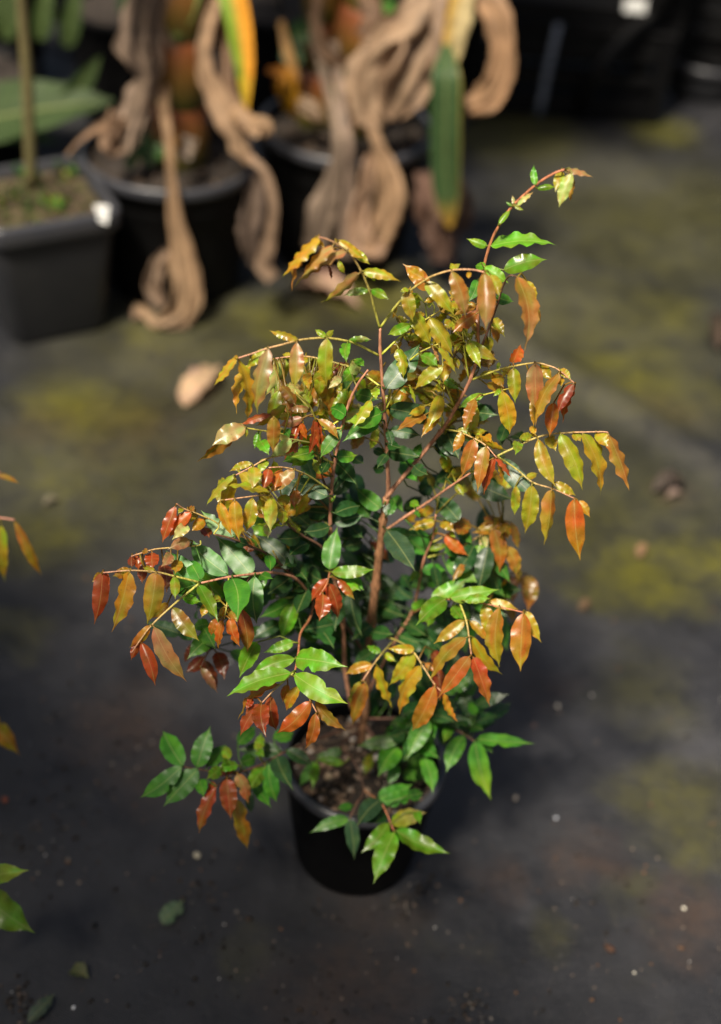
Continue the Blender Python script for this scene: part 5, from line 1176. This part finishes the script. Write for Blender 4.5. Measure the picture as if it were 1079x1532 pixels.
for (x0, y0, x1, y1) in [(10, 60, 18, -40), (-10, 40, 5, -60), (60, 60, 75, -50), (100, 70, 120, -40)]:
    broad_leaf(bl, aty(x0, y0, 3.25), aty(x1, y1, 3.3), .045, Vector((.2, -1, .3)), (.03, .055, .012), (.04, .07, .015), g4)
P = [aty(-30, 220, 3.0), (aty(-30, 220, 3.0) + bs) / 2 + Vector((0, 0, .05)), bs + Vector((.02, -.02, .2))]
P = catmull([bs + Vector((.02, -.02, .2)), lb + Vector((-.03, .02, .02)), lb], 5)
V, Fc, Cc, U = tube(P, [.004] * len(P), [(.08, .1, .03)] * len(P), 6)
link('leaf_stalk', mesh_from([v - P[0] for v in V], Fc, True, Cc, U), M_BARK, bl, P[0])

# rows of dark pots and shrubs in the back, crates on the right
def back_pot(x, y, r, h, label, seed, shrub=True, tall=.5):
    root = empty('potted_shrub', (x, y, 0), label, 'potted plant', 'dark potted shrubs in the back row')
    _, so_, rr_, sz_ = build_pot(root, r, r * .8, h, M_POT, lip=.014, seg=40, rim_mat=M_POT)
    rng = random.Random(seed)
    if shrub:
        b0 = Vector((x, y, h - .03))
        P = catmull([b0, b0 + Vector((.02, 0, tall * .5)), b0 + Vector((-.01, .01, tall))], 6)
        V, Fc, Cc, U = tube(P, [.007] * len(P), [(.05, .04, .025)] * len(P), 7)
        tr_ = link('stem', mesh_from([v - b0 for v in V], Fc, True, Cc, U), M_BARK, root, b0)
        for i in range(46):
            k = P[rng.randrange(3, len(P))]; a = rng.uniform(0, 6.28); R_ = rng.uniform(.03, .17)
            b = k + Vector((math.cos(a) * R_ * .4, math.sin(a) * R_ * .4, rng.uniform(-.03, .05)))
            t_ = b + Vector((math.cos(a), math.sin(a), rng.uniform(-.5, .6))).normalized() * rng.uniform(.08, .14)
            leaf_object(tr_, leaf_data(b, t_, .035, Vector((rng.uniform(-.3, .3), -.5, .8)), 'G', rng, k))
spots = [(-1.12, 3.75, .17, .3, 'leftmost dark shrub in the back row, behind the broad pale leaf'), (-.70, 3.62, .17, .3, 'dark shrub in the back row above the withered leaves of the left round pot'),
         (-.33, 3.72, .17, .3, 'dark shrub in the back row between the two stumps'), (.04, 3.86, .17, .3, 'dark shrub in the back row behind the right stump'), (-.5, 4.25, .18, .32, 'dark shrub in the second back row near the top edge'), (-1.0, 4.35, .18, .32, 'dark shrub in the second back row at the top left corner')]
for i, (x, y, r, h, lab) in enumerate(spots): back_pot(x, y, r, h, lab, 60 + i, tall=.45 + .1 * (i % 3))

def crate(cx, cy, z, L, W_, H_, rot, label):
    root = empty('plastic_crate', (cx, cy, z), label, 'crate', 'black nursery crates')
    R3 = Matrix.Rotation(rot, 3, 'Z')
    def box(name, x0, x1, y0, y1, z0, z1, par=root, mat=M_POT):
        b_ = .003
        bm = bmesh.new()
        bmesh.ops.create_cube(bm, size=1)
        for v in bm.verts:
            v.co = Vector(((x0 + x1) / 2 + v.co.x * (x1 - x0), (y0 + y1) / 2 + v.co.y * (y1 - y0), (z0 + z1) / 2 + v.co.z * (z1 - z0)))
        bmesh.ops.bevel(bm, geom=bm.edges[:], offset=b_, segments=1, affect='EDGES')
        for v in bm.verts: v.co = R3 @ v.co
        me = bpy.data.meshes.new(name); bm.to_mesh(me); bm.free()
        return link(name, me, mat, par, (cx, cy, z))
    t = .012
    box('base', -L / 2, L / 2, -W_ / 2, W_ / 2, 0.002, .014)
    for sx in (-1, 1):
        for sy in (-1, 1):
            box('corner_post', sx * (L / 2 - .02) - .02, sx * (L / 2 - .02) + .02, sy * (W_ / 2 - .02) - .02, sy * (W_ / 2 - .02) + .02, .015, H_)
    for zz in (.018, H_ * .36, H_ * .66, H_ - .034):
        hh = .034 if zz > H_ * .7 else .045
        for sy in (-1, 1): box('slat', -L / 2 + .042, L / 2 - .042, sy * (W_ / 2 - t / 2) - t / 2, sy * (W_ / 2 - t / 2) + t / 2, zz, zz + hh)
        for sx in (-1, 1): box('slat', sx * (L / 2 - t / 2) - t / 2, sx * (L / 2 - t / 2) + t / 2, -W_ / 2 + .042, W_ / 2 - .042, zz, zz + hh)
    box('rim', -L / 2 - .004, L / 2 + .004, -W_ / 2 - .004, -W_ / 2 + .016, H_ + .0005, H_ + .012)
    box('rim', -L / 2 - .004, L / 2 + .004, W_ / 2 - .016, W_ / 2 + .004, H_ + .0005, H_ + .012)
    box('rim', -L / 2 - .004, -L / 2 + .016, -W_ / 2 + .0165, W_ / 2 - .0165, H_ + .0005, H_ + .012)
    box('rim', L / 2 - .016, L / 2 + .004, -W_ / 2 + .0165, W_ / 2 - .0165, H_ + .0005, H_ + .012)
    return root
ra = math.radians(3)
crate(.46, 4.02, 0, .56, .36, .24, ra, 'lower black crate of the stack just right of the withered leaves')
crate(.47, 4.03, .253, .56, .36, .24, ra, 'upper black crate of the stack just right of the withered leaves')
crate(1.10, 4.22, 0, .56, .36, .24, math.radians(-8), 'lower black crate of the stack at the top right corner')
crate(1.10, 4.23, .253, .56, .36, .24, math.radians(-6), 'upper black crate of the stack at the top right corner')
# pale strut leaning on the crates and a white tag, both blurred in the picture
sp = [atz(806, 172, 0), aty(822, 95, 3.825), aty(836, 36, 3.838)]
P = catmull(sp, 4)
V, Fc, Cc, U = tube(P, [.010] * len(P), [(.16, .18, .22)] * len(P), 8)
st_ = link('plastic_stake', mesh_from([v - sp[0] for v in V], Fc, True, Cc, U), M_BIT, None, sp[0])
tag(st_, 'pale grey plastic stake leaning upright against the black crates', 'stake')
def card(name, x, y, Y, w_, h_, lab, cat, mat, tilt=-.5):
    p = aty(x, y, Y)
    bm = bmesh.new(); bmesh.ops.create_cube(bm, size=1)
    for v in bm.verts: v.co = Vector((v.co.x * w_, v.co.y * h_, v.co.z * .0015 + .004 * math.cos(v.co.x * 2)))
    bmesh.ops.bevel(bm, geom=bm.edges[:], offset=.0004, segments=1, affect='EDGES')
    me = bpy.data.meshes.new(name); bm.to_mesh(me); bm.free()
    o = link(name, me, mat, None, p); o.rotation_euler = (math.radians(80), 0, .05)
    return tag(o, lab, cat)
card('plant_tag', 950, 9, 3.836, .058, .034, 'small white tag on the front of the upper black crate near the top edge', 'tag', M_WHITE)
# bent black hose / pot lip between crates
hp = catmull([atz(866, 165, .018), aty(890, 110, 3.75), aty(935, 55, 3.8), aty(975, 20, 3.85), aty(1010, -30, 3.82), Vector((.74, 3.86, .53)), Vector((.76, 3.98, .54))], 6)
V, Fc, Cc, U = tube(hp, [.022] * len(hp), [(.02, .02, .022)] * len(hp), 10)
tag(link('drain_hose', mesh_from([v - hp[0] for v in V], Fc, True, Cc, U), M_POT, None, hp[0]), 'black hose hanging from the crates at the top right', 'hose')
p9 = atz(1030, 150, 0)
lowp = empty('empty_pot', (p9.x + .05, p9.y + .1, 0), 'empty low black pot on the mat beside the corner crates', 'pot')
build_pot(lowp, .12, .10, .10, M_POTG, lip=.012, soil_z=.05)

# ------------------------------------------------------------------ litter on the mat
g6 = random.Random(77)
def ground_leaf(x, y, tx, ty, wpx, code, label, curl, name='fallen_leaf', mat=None, lift=.004, tw=0.0, group=None):
    b = atz(x, y, lift); t_ = atz(tx, ty, lift + .004)
    ppm = FPX / -(RC.transposed() @ (b - CAM)).z
    V, Fc, Cc, U = leaf_data(b, t_, wpx / ppm, Vector((tw, -tw * .6, 1)), code if isinstance(code, str) else 'p', g6, None, fold=.25 + curl, wave=.05 + curl * .1, arch=.05 + curl * .2)
    if not isinstance(code, str): Cc = [tuple(q * g6.uniform(.85, 1.1) for q in code) for _ in Cc]
    zm = min(v.z for v in V)
    V = [v + Vector((0, 0, .001 - zm)) for v in V]
    o0 = Vector((b.x, b.y, 0))
    o = link(name, mesh_from([v - o0 for v in V], Fc, True, Cc, U), mat or M_DRY, None, o0)
    return tag(o, label, 'leaf', group)
ground_leaf(242, 1380, 275, 1344, 30, (.10, .155, .085), 'oval dull green fallen leaf lying flat on the mat at lower left', 0, mat=M_BROAD)
ground_leaf(106, 1450, 134, 1462, 26, (.10, .11, .045), 'small curled olive fallen leaf near the bottom left', .5, mat=M_BROAD)
ground_leaf(42, 1528, 82, 1484, 22, (.06, .085, .055), 'long grey green fallen leaf at the bottom left edge', .2, mat=M_BROAD)
ground_leaf(276, 606, 332, 545, 46, (.50, .34, .21), 'curled tan dead leaf on the mat left of the sapling crown', .35, tw=-.15)
ground_leaf(440, 425, 545, 462, 52, (.42, .27, .19), 'pinkish tan dead leaf below the right round pot', .4, tw=.2)
ground_leaf(955, 832, 970, 812, 15, (.28, .17, .09), 'small tan leaf scrap on the mat right of the sapling', .5)
ground_leaf(868, 912, 882, 893, 15, (.22, .14, .08), 'tiny tan leaf scrap below the other scrap on the right', .4)
ground_leaf(66, 752, 90, 744, 13, (.20, .17, .11), 'pale leaf scrap on the mat near the left edge', .4)
ground_leaf(200, 478, 228, 468, 22, (.28, .18, .11), 'crumpled brown leaf scrap under the long withered leaf', .8)
ground_leaf(1074, 520, 1079, 470, 34, (.05, .035, .025), 'dark dead leaf at the right edge', .6)
ground_leaf(975, 735, 1030, 725, 30, (.06, .045, .035), 'dark withered leaf with a pale curled tip on the right', .8)
ground_leaf(1000, 738, 1025, 732, 14, (.30, .22, .17), 'pale curled leaf bit lying on the dark withered leaf', .7, lift=.012)
ground_leaf(150, 450, 158, 425, 12, (.3, .12, .05), 'rusty leaf scrap at the foot of the square planter', .5)
for (x, y, s, c, lab) in [(295, 1279, .0062, (.50, .45, .33), 'pale oval pebble on the mat left of the pot'), (8, 1196, .006, (.30, .09, .05), 'brick red chip at the left edge of the mat'), (772, 1192, .0055, (.34, .29, .24), 'beige pebble on the mat right of the pot'),
                          (1024, 1357, .0032, (.75, .70, .58), 'bright cream pebble near the right edge'), (142, 1383, .006, (.012, .012, .012), 'round black clod on the mat at lower left'), (372, 1374, .005, (.05, .035, .025), 'dark bark chip in front of the pot'),
                          (912, 1418, .007, (.07, .035, .022), 'long brown bark chip at lower right'), (1020, 1417, .005, (.09, .05, .03), 'brown bark chip near the right edge'), (110, 1505, .0026, (.8, .8, .8), 'white grain at the bottom left'), (950, 1453, .0026, (.7, .66, .55), 'cream grain at lower right'),
                          (835, 1055, .005, (.3, .28, .25), 'grey pebble right of the low branches'), (800, 1083, .004, (.2, .12, .1), 'reddish chip right of the low branches'), (833, 1222, .0028, (.5, .52, .58), 'bluish white grain right of the pot')]:
    p = atz(x, y, 0)
    V, Fc, Cc, U = pebble_data(Vector((0, 0, 0)), s, g6, c)
    zm = min(v.z for v in V)
    V = [v + Vector((0, 0, -zm - .0045)) for v in V]
    o = link('pebble' if 'chip' not in lab else 'bark_chip', mesh_from(V, Fc, True, Cc, U), M_BIT, None, p)
    tag(o, lab, 'pebble' if 'chip' not in lab else 'chip')
# grit: uncounted specks of perlite, bark and soil
parts = []
for _ in range(1900):
    x, y = g6.uniform(-30, 1110), 380 + 1170 * math.sqrt(g6.random())
    if noise.noise(Vector((x * .006, y * .006, 2))) < g6.uniform(-.6, .45): continue
    p = atz(x, y, -.003)
    if (p - Vector((POT.x, POT.y, p.z))).length < .088: continue
    s = .0005 + .0019 * g6.random() ** 3
    r_ = g6.random()
    c = (.55, .53, .5) if r_ < .035 else (.22, .17, .13) if r_ < .4 else (.02, .016, .013) if r_ < .85 else (.14, .075, .04)
    if r_ >= .4: s *= 1.7
    parts.append(pebble_data(p, s, g6, c))
for cx_, cy_, n_, sp_ in [(190, 1130, 90, 90), (80, 1250, 90, 80), (100, 1050, 40, 90), (560, 1360, 120, 110), (300, 1330, 70, 80), (620, 1330, 60, 60), (700, 1510, 70, 40), (480, 1500, 40, 60), (30, 1500, 60, 40)]:
    for _ in range(n_):
        p = atz(g6.gauss(cx_, sp_ * .5), g6.gauss(cy_, sp_ * .5), -.003)
        if (p - Vector((POT.x, POT.y, p.z))).length < .088: continue
        parts.append(pebble_data(p, .0008 + .0034 * g6.random() ** 2, g6, g6.choice([(.014, .012, .010), (.02, .015, .011), (.05, .035, .025), (.10, .075, .06), (.16, .14, .12)])))
V, Fc, Cc, U = merge(*parts)
go = link('grit', mesh_from(V, Fc, True, Cc, U), M_BIT)
tag(go, 'fine grit and soil crumbs scattered over the black mat', 'grit', kind='stuff')
